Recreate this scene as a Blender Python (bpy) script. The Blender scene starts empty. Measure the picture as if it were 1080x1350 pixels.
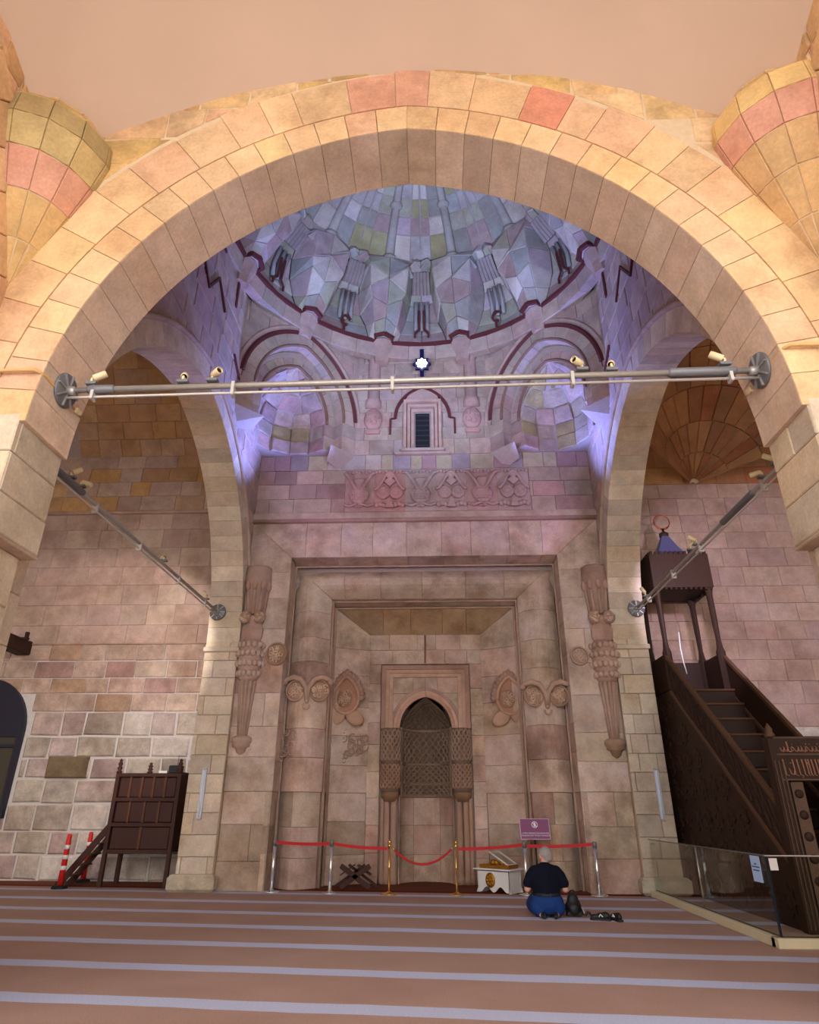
import bpy, math, random
from mathutils import Vector, Matrix

# ------------------------------------------------------------------ camera
scene = bpy.context.scene
COL = scene.collection
PI = math.pi
F_PX, TH, PS, RO = 850.0, 0.43252, 0.041226, 0.00278
fw = Vector((-math.sin(PS)*math.cos(TH), math.cos(PS)*math.cos(TH), math.sin(TH)))
rt = Vector((math.cos(PS), math.sin(PS), 0.0))
up = rt.cross(fw)
r2 = rt*math.cos(RO) + up*math.sin(RO)
u2 = up*math.cos(RO) - rt*math.sin(RO)
cam_d = bpy.data.cameras.new('camera')
cam = bpy.data.objects.new('camera', cam_d)
COL.objects.link(cam)
cam_d.sensor_fit = 'HORIZONTAL'
cam_d.sensor_width = 36.0
cam_d.lens = 36.0*F_PX/1080.0
cam_d.clip_start = 0.05
cam.matrix_world = Matrix(((r2.x, u2.x, -fw.x, 0.24), (r2.y, u2.y, -fw.y, 0.0), (r2.z, u2.z, -fw.z, 1.35), (0, 0, 0, 1)))
scene.camera = cam

# ------------------------------------------------------------------ light
scene.view_settings.view_transform = 'Standard'
scene.view_settings.look = 'None'
scene.view_settings.gamma = 1.0
scene.view_settings.use_curve_mapping = False
scene.view_settings.exposure = 2.08
world = bpy.data.worlds.new('sky'); scene.world = world
world.use_nodes = True
bgn = world.node_tree.nodes['Background']
bgn.inputs['Color'].default_value = (0.98, 0.97, 0.98, 1)
bgn.inputs['Strength'].default_value = 1.0

def lin(r, g, b):
    f = lambda c: (c/255/12.92) if c/255 <= 0.04045 else ((c/255+0.055)/1.055)**2.4
    return (f(r), f(g), f(b), 1.0)

def spot(name, loc, target, color, power, size=60, blend=0.8, radius=0.08):
    d = bpy.data.lights.new(name, 'SPOT'); d.energy = power; d.color = color
    d.spot_size = math.radians(size); d.spot_blend = blend; d.shadow_soft_size = radius
    o = bpy.data.objects.new(name, d); COL.objects.link(o); o.location = loc
    v = Vector(target)-Vector(loc)
    o.rotation_euler = v.to_track_quat('-Z', 'Y').to_euler()
    return o

# coloured tie-rod spotlights (housings further down) and floods added on the ledge
BLUE = (0.22, 0.30, 1.0); PALE = (0.46, 0.60, 1.0); VIOLET = (0.60, 0.42, 1.0)
for sx in (-1, 1):
    spot('spotlight_beam', (sx*2.3, 12.9, 7.62), (sx*3.86, 10.4, 10.6), BLUE, 260, 110, 1.0)              # added flood on the ledge, unseen and without a fixture
    spot('spotlight_beam', (sx*(2.19 if sx < 0 else 1.96), 5.28, 5.40), (-sx*1.2, 12.8, 13.4), PALE, 620, 58)
    spot('spotlight_beam', (sx*4.2, 9.9, 5.5), (sx*1.2, 13.2, 8.2), VIOLET, 70, 60)
spot('spotlight_beam', (-4.75, 10.3, 5.30), (-7.3, 14.9, 3.9), (1.0, 0.90, 0.86), 130, 74, 0.3)
spot('spotlight_beam', (4.75, 9.9, 5.30), (7.4, 14.9, 5.2), (0.86, 0.74, 1.0), 120, 74, 0.3)

# ------------------------------------------------------------------ materials
def new_mat(name):
    m = bpy.data.materials.new(name); m.use_nodes = True
    nt = m.node_tree
    return m, nt, nt.nodes['Principled BSDF']

def mat_plain(name, col, rough=0.6, metal=0.0, noise=0.0, scale=20, bump=0.0, spec=0.5, emit=None, es=0, stretch=None, dark=None):
    m, nt, b = new_mat(name)
    b.inputs['Base Color'].default_value = col
    b.inputs['Roughness'].default_value = rough
    b.inputs['Metallic'].default_value = metal
    b.inputs['Specular IOR Level'].default_value = spec
    if emit:
        b.inputs['Emission Color'].default_value = emit
        b.inputs['Emission Strength'].default_value = es
    if noise or bump:
        tc = nt.nodes.new('ShaderNodeTexCoord')
        mp = nt.nodes.new('ShaderNodeMapping')
        if stretch: mp.inputs['Scale'].default_value = stretch
        nt.links.new(tc.outputs['Object'], mp.inputs['Vector'])
        n = nt.nodes.new('ShaderNodeTexNoise'); n.inputs['Scale'].default_value = scale
        n.inputs['Detail'].default_value = 6
        nt.links.new(mp.outputs['Vector'], n.inputs['Vector'])
        if noise:
            mx = nt.nodes.new('ShaderNodeMix'); mx.data_type = 'RGBA'
            d = dark or tuple(c*(1-noise) for c in col[:3])+(1,)
            l = tuple(min(1, c*(1+noise)) for c in col[:3])+(1,)
            mx.inputs[6].default_value = d; mx.inputs[7].default_value = l
            nt.links.new(n.outputs['Fac'], mx.inputs[0])
            nt.links.new(mx.outputs[2], b.inputs['Base Color'])
        if bump:
            bp = nt.nodes.new('ShaderNodeBump'); bp.inputs['Strength'].default_value = bump
            bp.inputs['Distance'].default_value = 0.02
            nt.links.new(n.outputs['Fac'], bp.inputs['Height'])
            nt.links.new(bp.outputs['Normal'], b.inputs['Normal'])
    return m

def mat_stone(name, bump=0.35, bscale=28, vary=0.28, stain=0.35, rough=0.9, weather=0.8, wcol=((0.70, 0.60, 0.52, 1), (1.0, 0.95, 0.88, 1), (1.06, 1.04, 1.06, 1)), wscale=0.85):
    """colour comes from each block's own object colour; noise adds grain, veins and stains"""
    m, nt, b = new_mat(name)
    N = nt.nodes.new; L = nt.links.new
    oi = N('ShaderNodeObjectInfo'); tc = N('ShaderNodeTexCoord')
    ml = N('ShaderNodeMath'); ml.operation = 'MULTIPLY'; ml.inputs[1].default_value = 61.0
    L(oi.outputs['Random'], ml.inputs[0])
    ad = N('ShaderNodeVectorMath'); ad.operation = 'ADD'
    L(tc.outputs['Object'], ad.inputs[0]); L(ml.outputs[0], ad.inputs[1])
    n1 = N('ShaderNodeTexNoise'); n1.inputs['Scale'].default_value = 3.2; n1.inputs['Detail'].default_value = 7
    n1.inputs['Roughness'].default_value = 0.62
    L(ad.outputs[0], n1.inputs['Vector'])
    n2 = N('ShaderNodeTexNoise'); n2.inputs['Scale'].default_value = bscale; n2.inputs['Detail'].default_value = 8
    n2.inputs['Roughness'].default_value = 0.7
    L(ad.outputs[0], n2.inputs['Vector'])
    r1 = N('ShaderNodeMapRange'); r1.inputs[1].default_value = 0.25; r1.inputs[2].default_value = 0.75
    r1.inputs[3].default_value = 1-vary; r1.inputs[4].default_value = 1+vary*0.8
    L(n1.outputs['Fac'], r1.inputs[0])
    r2_ = N('ShaderNodeMapRange'); r2_.inputs[1].default_value = 0.3; r2_.inputs[2].default_value = 0.7
    r2_.inputs[3].default_value = 0.86; r2_.inputs[4].default_value = 1.12
    L(n2.outputs['Fac'], r2_.inputs[0])
    mm = N('ShaderNodeMath'); mm.operation = 'MULTIPLY'
    L(r1.outputs[0], mm.inputs[0]); L(r2_.outputs[0], mm.inputs[1])
    vs = N('ShaderNodeVectorMath'); vs.operation = 'SCALE'
    L(oi.outputs['Color'], vs.inputs[0]); L(mm.outputs[0], vs.inputs['Scale'])
    # warm / rosy stains inside the stone
    n3 = N('ShaderNodeTexNoise'); n3.inputs['Scale'].default_value = 1.7; n3.inputs['Detail'].default_value = 4
    L(ad.outputs[0], n3.inputs['Vector'])
    r3 = N('ShaderNodeMapRange'); r3.inputs[1].default_value = 0.5; r3.inputs[2].default_value = 0.75
    r3.inputs[3].default_value = 0; r3.inputs[4].default_value = stain
    L(n3.outputs['Fac'], r3.inputs[0])
    mx = N('ShaderNodeMix'); mx.data_type = 'RGBA'; mx.blend_type = 'MULTIPLY'
    L(r3.outputs[0], mx.inputs[0]); L(vs.outputs[0], mx.inputs[6])
    mx.inputs[7].default_value = (0.95, 0.72, 0.60, 1)
    # broad weathering that runs across neighbouring blocks
    ge = N('ShaderNodeNewGeometry'); n4 = N('ShaderNodeTexNoise'); n4.inputs['Scale'].default_value = wscale; n4.inputs['Detail'].default_value = 6
    n4.inputs['Roughness'].default_value = 0.65; L(ge.outputs['Position'], n4.inputs['Vector'])
    cr = N('ShaderNodeValToRGB'); cr.color_ramp.elements[0].position = 0.32; cr.color_ramp.elements[1].position = 0.70
    cr.color_ramp.elements[0].color = wcol[0]; cr.color_ramp.elements[1].color = wcol[2]
    e = cr.color_ramp.elements.new(0.5); e.color = wcol[1]
    L(n4.outputs['Fac'], cr.inputs[0])
    m2 = N('ShaderNodeMix'); m2.data_type = 'RGBA'; m2.blend_type = 'MULTIPLY'; m2.inputs[0].default_value = weather
    L(mx.outputs[2], m2.inputs[6]); L(cr.outputs[0], m2.inputs[7])
    L(m2.outputs[2], b.inputs['Base Color'])
    b.inputs['Roughness'].default_value = rough
    b.inputs['Specular IOR Level'].default_value = 0.25
    bp = N('ShaderNodeBump'); bp.inputs['Strength'].default_value = bump; bp.inputs['Distance'].default_value = 0.012
    L(n2.outputs['Fac'], bp.inputs['Height']); L(bp.outputs['Normal'], b.inputs['Normal'])
    return m

M_ASH = mat_stone('ashlar_stone', 0.3, 30, 0.22, 0.3)
M_ROUGH = mat_stone('rough_stone', 0.9, 22, 0.38, 0.25)
M_MIH = mat_stone('weathered_ashlar', 0.4, 30, 0.26, 0.45, weather=1.0, wcol=((0.60, 0.52, 0.45, 1), (1.0, 0.93, 0.85, 1), (1.16, 1.14, 1.18, 1)), wscale=1.1)
M_CARVE = mat_stone('carved_stone', 0.25, 40, 0.2, 0.2)
M_MORTAR = mat_plain('mortar', lin(212, 186, 150), 0.95, noise=0.15, scale=14, bump=0.3)
M_MORTAR_D = mat_plain('mortar_dark', lin(170, 152, 144), 0.95, noise=0.15, scale=14, bump=0.3)
M_MORTAR_W = mat_plain('mortar_white', lin(205, 196, 190), 0.95, noise=0.12, scale=14, bump=0.4)
M_PLASTER = mat_plain('vault_plaster', lin(200, 172, 148), 0.9, noise=0.07, scale=1.1, bump=0.05)
M_RED = mat_plain('red_inlay_stone', lin(92, 34, 36), 0.75, noise=0.2, scale=25, bump=0.15)
M_WOOD = mat_plain('dark_carved_wood', lin(50, 30, 20), 0.6, spec=0.25, noise=0.45, scale=9, bump=0.25, stretch=(6, 6, 0.6))
M_WOOD2 = mat_plain('walnut_wood', lin(66, 38, 32), 0.6, spec=0.25, noise=0.35, scale=8, bump=0.2, stretch=(5, 5, 0.7))
M_WOOD3 = mat_plain('brown_strip_wood', lin(92, 58, 38), 0.6, spec=0.25, noise=0.3, scale=8, bump=0.2, stretch=(5, 5, 0.7))
M_WOODL = mat_plain('worn_gilt_wood', lin(86, 58, 38), 0.6, noise=0.35, scale=30, bump=0.2)
M_STEEL = mat_plain('brushed_steel', lin(176, 172, 166), 0.4, 0.6, noise=0.12, scale=30)
M_STEEL_D = mat_plain('dark_steel', lin(118, 118, 120), 0.5, 0.4, noise=0.15, scale=25)
M_CHROME = mat_plain('chrome', lin(222, 222, 222), 0.25, 0.75)
M_BRASS = mat_plain('brass', lin(220, 180, 106), 0.22, 0.8)
M_CABLE = mat_plain('grey_conduit', lin(190, 184, 176), 0.45, 0.3)
M_CREAM = mat_plain('cream_plastic', lin(226, 206, 160), 0.45)
M_BLACK = mat_plain('black_rubber', lin(18, 18, 20), 0.7)
M_REDB = mat_plain('red_belt', lin(190, 18, 26), 0.65)
M_WHITE = mat_plain('white_lacquer', lin(228, 226, 222), 0.35)
M_GOLD = mat_plain('gilt_carving', lin(172, 122, 40), 0.35, 0.8, noise=0.4, scale=50, bump=0.4)
M_DARK = mat_plain('dark_void', lin(22, 20, 24), 0.9)

# ------------------------------------------------------------------ mesh helpers
def tag(o, label=None, cat=None, group=None, kind=None):
    if label: o['label'] = label
    if cat: o['category'] = cat
    if group: o['group'] = group
    if kind: o['kind'] = kind
    return o

def wloc(o):
    v = Vector(o.location)
    while o.parent:
        o = o.parent; v += Vector(o.location)
    return v

def raw(name, verts, faces, mat, parent=None, color=None, smooth=False, center=True, origin=None):
    """mesh from WORLD coordinates; origin moved to the centre (or to `origin`)"""
    me = bpy.data.meshes.new(name)
    if origin is not None: c = Vector(origin)
    elif center and verts:
        c = Vector((sum(v[0] for v in verts), sum(v[1] for v in verts), sum(v[2] for v in verts)))/len(verts)
    else: c = Vector((0, 0, 0))
    me.from_pydata([(v[0]-c.x, v[1]-c.y, v[2]-c.z) for v in verts], [], faces)
    if smooth:
        me.polygons.foreach_set('use_smooth', [True]*len(me.polygons))
    if mat: me.materials.append(mat)
    o = bpy.data.objects.new(name, me); COL.objects.link(o)
    if parent:
        o.parent = parent; c = c - wloc(parent)
    o.location = c
    if color: o.color = color
    return o

def empty(name, loc, label=None, cat=None, group=None, rotz=0, kind=None):
    o = bpy.data.objects.new(name, None); COL.objects.link(o)
    o.location = loc; o.rotation_euler = (0, 0, rotz)
    o.empty_display_size = 0.1
    return tag(o, label, cat, group, kind)

class G:
    """collects shapes in thing-local coordinates; build() makes one mesh object"""
    def __init__(s): s.v = []; s.f = []; s.sm = []
    def add(s, vs, fs, smooth=False):
        n = len(s.v); s.v += [tuple(v) for v in vs]
        s.f += [tuple(i+n for i in f) for f in fs]; s.sm += [smooth]*len(fs)
        return s
    def box(s, cx, cy, cz, sx, sy, sz, rot=None, bev=0.0):
        hx, hy, hz = sx/2, sy/2, sz/2
        if bev > 0:
            b = min(bev, hx*0.9, hy*0.9, hz*0.9)
            vs = []
            for z, k in ((-hz, b), (-hz+b, 0), (hz-b, 0), (hz, b)):
                vs += [(-hx+k, -hy+k, z), (hx-k, -hy+k, z), (hx-k, hy-k, z), (-hx+k, hy-k, z)]
            fs = [(3, 2, 1, 0), (12, 13, 14, 15)]
            for r in range(3):
                for i in range(4):
                    j = (i+1) % 4
                    fs.append((r*4+i, r*4+j, r*4+4+j, r*4+4+i))
        else:
            vs = [(x*hx, y*hy, z*hz) for z in (-1, 1) for x, y in ((-1, -1), (1, -1), (1, 1), (-1, 1))]
            fs = [(3, 2, 1, 0), (4, 5, 6, 7), (0, 1, 5, 4), (1, 2, 6, 5), (2, 3, 7, 6), (3, 0, 4, 7)]
        if rot is not None: vs = [rot @ Vector(v) for v in vs]
        return s.add([(v[0]+cx, v[1]+cy, v[2]+cz) for v in vs], fs)
    def lathe(s, prof, n=16, c=(0, 0, 0), a0=0, a1=2*PI, sx=1, sy=1, lobes=0, lob=0.0, cap=True):
        full = abs(a1-a0-2*PI) < 1e-6
        m = n if full else n+1
        vs = []
        for r, z in prof:
            for i in range(m):
                a = a0+(a1-a0)*i/n
                rr = r*(1+lob*math.cos(lobes*a)) if lobes else r
                vs.append((c[0]+rr*math.cos(a)*sx, c[1]+rr*math.sin(a)*sy, c[2]+z))
        fs = []
        for k in range(len(prof)-1):
            for i in range(n):
                j = (i+1) % m
                fs.append((k*m+i, k*m+j, (k+1)*m+j, (k+1)*m+i))
        if cap and full:
            fs.append(tuple(reversed(range(m)))); fs.append(tuple(range((len(prof)-1)*m, len(prof)*m)))
        return s.add(vs, fs, n > 9)
    def tube(s, pts, r, n=8, cap=True, closed=False, sq=False):
        P = [Vector(p) for p in pts]; R = r if isinstance(r, (list, tuple)) else [r]*len(P)
        vs = []; prev = None; k = len(P)
        for i, p in enumerate(P):
            if closed: t = P[(i+1) % k]-P[i-1]
            else: t = P[min(i+1, k-1)]-P[max(i-1, 0)]
            if t.length < 1e-9: t = Vector((0, 0, 1))
            t.normalize()
            if prev is None:
                a = Vector((0, 0, 1)) if abs(t.z) < 0.9 else Vector((1, 0, 0))
                u = t.cross(a).normalized()
            else:
                u = (prev - t*prev.dot(t))
                u = u.normalized() if u.length > 1e-6 else t.orthogonal().normalized()
            prev = u; w = t.cross(u)
            for j in range(n):
                a = 2*PI*(j+(0.5 if sq else 0))/n
                vs.append(p+(u*math.cos(a)+w*math.sin(a))*R[i])
        fs = []
        for i in range(k if closed else k-1):
            for j in range(n):
                jj = (j+1) % n; i2 = (i+1) % k
                fs.append((i*n+j, i*n+jj, i2*n+jj, i2*n+j))
        if cap and not closed:
            fs.append(tuple(reversed(range(n)))); fs.append(tuple(range((k-1)*n, k*n)))
        return s.add(vs, fs, n > 5)
    def cyl(s, a, b, r, n=12, r2=None): return s.tube([a, b], [r, r if r2 is None else r2], n)
    def prism(s, poly, d0, d1, ax='y'):
        """polygon (a,b) extruded along an axis: y -> (x,z), x -> (y,z), z -> (x,y)"""
        mk = {'y': lambda a, b, d: (a, d, b), 'x': lambda a, b, d: (d, a, b), 'z': lambda a, b, d: (a, b, d)}[ax]
        n = len(poly)
        vs = [mk(a, b, d0) for a, b in poly]+[mk(a, b, d1) for a, b in poly]
        fs = [tuple(range(n)), tuple(reversed(range(n, 2*n)))]+[(i, i+n, (i+1) % n+n, (i+1) % n) for i in range(n)]
        return s.add(vs, fs)
    def ball(s, c, r, nu=12, nv=8, sx=1, sy=1, sz=1, rot=None):
        vs = [Vector((0, 0, -1))]
        for k in range(1, nv):
            p = -PI/2+PI*k/nv
            for i in range(nu):
                a = 2*PI*i/nu
                vs.append(Vector((math.cos(p)*math.cos(a), math.cos(p)*math.sin(a), math.sin(p))))
        vs.append(Vector((0, 0, 1)))
        fs = [(0, 1+(i+1) % nu, 1+i) for i in range(nu)]
        for k in range(nv-2):
            for i in range(nu):
                fs.append((1+k*nu+i, 1+k*nu+(i+1) % nu, 1+(k+1)*nu+(i+1) % nu, 1+(k+1)*nu+i))
        b = 1+(nv-2)*nu; t = len(vs)-1
        fs += [(b+i, b+(i+1) % nu, t) for i in range(nu)]
        out = []
        for v in vs:
            w = Vector((v.x*r*sx, v.y*r*sy, v.z*r*sz))
            if rot is not None: w = rot @ w
            out.append(w+Vector(c))
        return s.add(out, fs, True)
    def move(s, d): s.v = [(v[0]+d[0], v[1]+d[1], v[2]+d[2]) for v in s.v]; return s
    def xf(s, m): s.v = [tuple(m @ Vector(v)) for v in s.v]; return s
    def build(s, name, mat, parent=None, color=None, loc=(0, 0, 0)):
        me = bpy.data.meshes.new(name); me.from_pydata(s.v, [], s.f)
        me.polygons.foreach_set('use_smooth', s.sm)
        me.materials.append(mat)
        o = bpy.data.objects.new(name, me); COL.objects.link(o)
        o.location = loc
        if parent:
            o.parent = parent
            if 'kind' in parent: o.location = -wloc(parent)      # pieces of the setting are given in world coordinates
        if color: o.color = color
        return o

def copy_tree(o, parent=None):
    c = o.copy(); COL.objects.link(c)
    if parent is not None: c.parent = parent
    for ch in list(o.children): copy_tree(ch, c)
    return c

# ------------------------------------------------------------------ stones
rnd = random.Random(7)
def jit(col, a=0.06, hue=0.02):
    k = 1+rnd.uniform(-a, a)
    return (max(0, col[0]*k*(1+rnd.uniform(-hue, hue))), max(0, col[1]*k), max(0, col[2]*k*(1+rnd.uniform(-hue, hue))), 1)
def pick(pal): return jit(rnd.choice(pal))

class Plane:
    def __init__(s, O, U, V):
        s.O = Vector(O); s.U = Vector(U).normalized(); s.V = Vector(V).normalized(); s.N = s.U.cross(s.V)
    def at(s, u, v, d=0.0): return s.O+s.U*u+s.V*v+s.N*d

def inset(poly, d):
    n = len(poly); L = []
    for i in range(n):
        a, b = poly[i], poly[(i+1) % n]
        dx, dy = b[0]-a[0], b[1]-a[1]; l = math.hypot(dx, dy)
        if l < 1e-6: continue
        nx, ny = -dy/l, dx/l
        L.append((nx, ny, nx*a[0]+ny*a[1]+d))
    out = []; m = len(L)
    if m < 3: return None
    for i in range(m):
        a, b = L[i-1], L[i]
        det = a[0]*b[1]-a[1]*b[0]
        if abs(det) < 1e-5: return None
        out.append(((a[2]*b[1]-a[1]*b[2])/det, (a[0]*b[2]-a[2]*b[0])/det))
    for x, y in out:
        for nx, ny, c in L:
            if nx*x+ny*y < c-1e-4: return None
    return out

def clip(poly, a, b, c):
    out = []; n = len(poly)
    for i in range(n):
        p, q = poly[i], poly[(i+1) % n]
        dp, dq = a*p[0]+b*p[1]-c, a*q[0]+b*q[1]-c
        if dp >= 0: out.append(p)
        if dp*dq < 0:
            t = dp/(dp-dq); out.append((p[0]+(q[0]-p[0])*t, p[1]+(q[1]-p[1])*t))
    res = []
    for p in out:
        if not res or math.hypot(p[0]-res[-1][0], p[1]-res[-1][1]) > 0.02: res.append(p)
    if len(res) > 1 and math.hypot(res[0][0]-res[-1][0], res[0][1]-res[-1][1]) <= 0.02: res.pop()
    return res if len(res) >= 3 else None

def area(p): return 0.5*sum(p[i-1][0]*p[i][1]-p[i][0]*p[i-1][1] for i in range(len(p)))

def poly_stone(parent, pl, poly, mat, col, gap=0.006, bev=0.008, proud=0.0, depth=0.10, name='stone_block'):
    a = inset(poly, gap/2)
    if not a or area(a) < 0.004: return None
    b = inset(a, bev) or None
    if not b: return None
    if len(a) != len(b): return None
    n = len(a)
    vs = [pl.at(u, v, -depth) for u, v in a]+[pl.at(u, v, proud-bev*0.8) for u, v in a]+[pl.at(u, v, proud) for u, v in b]
    fs = [tuple(range(2*n, 3*n))]
    for i in range(n):
        j = (i+1) % n
        fs.append((i, j, n+j, n+i)); fs.append((n+i, n+j, 2*n+j, 2*n+i))
    return raw(name, vs, fs, mat, parent, col)

def courses(parent, pl, u0, u1, vs, lens, pal, mat=None, clipper=None, gap=0.006, bev=0.008, proud=0.006, depth=0.10, rough=0.0):
    mat = mat or M_ASH
    made = []
    for r in range(len(vs)-1):
        va, vb = vs[r], vs[r+1]
        u = u0-rnd.uniform(0, lens[1]*0.8)
        while u < u1-0.02:
            l = rnd.uniform(*lens)
            a, b = max(u, u0), min(u+l, u1)
            if u1-b < lens[0]*0.35: b = u1
            if b-a > 0.06:
                j = lambda: rnd.uniform(-rough, rough)
                poly = [(a+j(), va+j()), (b+j(), va+j()), (b+j(), vb+j()), (a+j(), vb+j())]
                if clipper: poly = clipper(poly)
                if poly:
                    o = poly_stone(parent, pl, poly, mat, pick(pal), gap, bev, proud+rnd.uniform(-0.004, 0.006), depth)
                    if o: made.append(o)
            u = b if b == u1 else u+l
    return made

def rows(z0, z1, h, var=0.12):
    n = max(1, round((z1-z0)/h)); hs = [1+rnd.uniform(-var, var) for _ in range(n)]
    t = sum(hs); out = [z0]
    for x in hs: out.append(out[-1]+x/t*(z1-z0))
    return out

def patch(parent, fn, u0, u1, v0, v1, mat, col, nu=1, nv=1, gap=0.006, bev=0.008, proud=0.0, depth=0.1, flip=False, name='stone_block', smooth=False, toward=None):
    um, vm = (u0+u1)/2, (v0+v1)/2
    P = lambda u, v: Vector(fn(u, v))
    Lu = max((P(u1, vm)-P(u0, vm)).length, 1e-4); Lv = max((P(um, v1)-P(um, v0)).length, 1e-4)
    gu = min(gap/2/Lu, 0.2)*(u1-u0); gv = min(gap/2/Lv, 0.2)*(v1-v0)
    bu = min(bev/Lu, 0.2)*(u1-u0); bv = min(bev/Lv, 0.2)*(v1-v0)
    ua, ub, va, vb = u0+gu, u1-gu, v0+gv, v1-gv
    us = [ua]+[ua+bu+(ub-ua-2*bu)*i/nu for i in range(nu+1)]+[ub]
    vs_ = [va]+[va+bv+(vb-va-2*bv)*i/nv for i in range(nv+1)]+[vb]
    e = 1e-3
    def nrm(u, v):
        du = P(u+e*(u1-u0), v)-P(u-e*(u1-u0), v); dv = P(u, v+e*(v1-v0))-P(u, v-e*(v1-v0))
        n = du.cross(dv)
        if n.length < 1e-12: n = Vector((0, -1, 0))
        n.normalize()
        return -n if flip else n
    if toward is not None:
        flip = False
        flip = nrm(um, vm).dot(Vector(toward)-P(um, vm)) < 0
    W, H = len(us), len(vs_)
    V = []; edge = []
    for j, v in enumerate(vs_):
        for i, u in enumerate(us):
            on = i in (0, W-1) or j in (0, H-1)
            V.append(P(u, v)+nrm(u, v)*(proud-bev*0.8 if on else proud))
    Fc = []
    for j in range(H-1):
        for i in range(W-1):
            q = (j*W+i, j*W+i+1, (j+1)*W+i+1, (j+1)*W+i)
            Fc.append(tuple(reversed(q)) if flip else q)
    ring = [(i, 0) for i in range(W)]+[(W-1, j) for j in range(1, H)]+[(i, H-1) for i in range(W-2, -1, -1)]+[(0, j) for j in range(H-2, 0, -1)]
    base = len(V)
    for i, j in ring: V.append(P(us[i], vs_[j])-nrm(us[i], vs_[j])*depth)
    n = len(ring)
    for k in range(n):
        a = ring[k][1]*W+ring[k][0]; b = ring[(k+1) % n][1]*W+ring[(k+1) % n][0]
        q = (b, a, base+k, base+(k+1) % n)
        Fc.append(tuple(reversed(q)) if flip else q)
    return raw(name, V, Fc, mat, parent, col, smooth)

def surf(name, fn, u0, u1, v0, v1, nu, nv, mat, parent=None, off=0.0, kind='structure', flip=False, smooth=True):
    V = []; Fc = []
    for j in range(nv+1):
        for i in range(nu+1):
            V.append(Vector(fn(u0+(u1-u0)*i/nu, v0+(v1-v0)*j/nv)))
    W = nu+1
    for j in range(nv):
        for i in range(nu):
            q = (j*W+i, j*W+i+1, (j+1)*W+i+1, (j+1)*W+i)
            Fc.append(tuple(reversed(q)) if flip else q)
    o = raw(name, V, Fc, mat, parent, None, smooth)
    if kind and not parent: o['kind'] = kind
    return o

class Arch:
    """pointed arch: half span a, centres c beyond the middle, springing zs"""
    def __init__(s, a, c, zs): s.a, s.c, s.R, s.zs = a, c, a+c, zs
    def apex(s, r=0): return s.zs+math.sqrt((s.R+r)**2-s.c**2)
    def pt(s, t, r=0):
        pm = math.acos(min(1, s.c/(s.R+r)))
        if t <= 0:
            p = (t+1)*pm; return (s.c-(s.R+r)*math.cos(p), s.zs+(s.R+r)*math.sin(p))
        p = (1-t)*pm; return (-s.c+(s.R+r)*math.cos(p), s.zs+(s.R+r)*math.sin(p))
    def inside(s, x, z, r=0):
        if z < s.zs: return abs(x) < s.a+r
        return math.hypot(abs(x)+s.c, z-s.zs) < s.R+r
    def clipper(s, r, x0=0.0):
        def f(poly):
            n = len(poly); cx = sum(p[0] for p in poly)/n-x0; cz = sum(p[1] for p in poly)/n
            sg = 1 if cx >= 0 else -1
            if cz < s.zs:
                return clip(poly, sg, 0, sg*x0+s.a+r)
            ccx = -sg*s.c
            dx, dz = cx-ccx, cz-s.zs; l = math.hypot(dx, dz)
            if l < 1e-3: return None
            nx, nz = dx/l, dz/l
            return clip(poly, nx, nz, nx*(ccx+x0)+nz*s.zs+s.R+r)
        return f
# ------------------------------------------------------------------ palettes (stone colours, the soffit one tinted for its light)
P_FRONT = [lin(222, 186, 138), lin(214, 178, 132), lin(226, 194, 150), lin(218, 176, 140), lin(206, 170, 128), lin(222, 190, 136), lin(216, 170, 140), lin(210, 178, 140)]
P_FRONT_FILL = P_FRONT+[lin(196, 156, 106), lin(204, 148, 122), lin(186, 152, 104), lin(208, 176, 112)]
P_SOFF = [lin(200, 178, 158), lin(192, 170, 150), lin(206, 182, 160), lin(186, 162, 140), lin(198, 170, 146)]  # same stone as the front; greyer tint paints how light falls on soffits
P_PIER = [lin(206, 194, 172), lin(212, 198, 174), lin(198, 186, 166), lin(208, 190, 162)]
P_BAY = [lin(186, 160, 148), lin(176, 150, 142), lin(196, 170, 152), lin(172, 156, 140), lin(190, 150, 142), lin(182, 166, 146), lin(168, 142, 136)]
P_BAYP = P_BAY+[lin(178, 138, 136), lin(160, 128, 128), lin(166, 152, 120)]
P_DOME = [lin(168, 160, 158), lin(182, 172, 166), lin(160, 158, 140), lin(172, 152, 158), lin(190, 180, 172), lin(150, 148, 146), lin(164, 140, 138)]
P_MIH = [lin(190, 164, 146), lin(182, 158, 140), lin(198, 172, 152), lin(176, 158, 140), lin(192, 152, 136), lin(186, 166, 140), lin(180, 148, 138)]
P_MIHL = P_MIH+[lin(178, 140, 128), lin(164, 142, 118), lin(190, 160, 128)]
P_LEFT = [lin(192, 164, 146), lin(200, 172, 154), lin(184, 156, 138), lin(196, 162, 150), lin(204, 180, 158), lin(186, 152, 142)]
P_LEFTR = [lin(186, 170, 152), lin(196, 182, 168), lin(176, 160, 144), lin(184, 160, 152), lin(200, 188, 176), lin(168, 152, 136), lin(178, 148, 144)]
P_VAULTL = [lin(196, 160, 120), lin(186, 148, 110), lin(204, 170, 132), lin(176, 140, 110), lin(190, 162, 140), lin(202, 160, 106)]
P_RIGHT = [lin(190, 160, 148), lin(182, 150, 140), lin(196, 168, 152), lin(176, 142, 138), lin(188, 158, 136)]
P_VAULTR = [lin(168, 122, 86), lin(160, 112, 80), lin(178, 130, 88), lin(172, 108, 74), lin(150, 112, 84), lin(182, 140, 98)]
P_PIL = [lin(200, 184, 164), lin(192, 176, 158), lin(206, 192, 170), lin(186, 172, 154), lin(196, 178, 152)]

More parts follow.
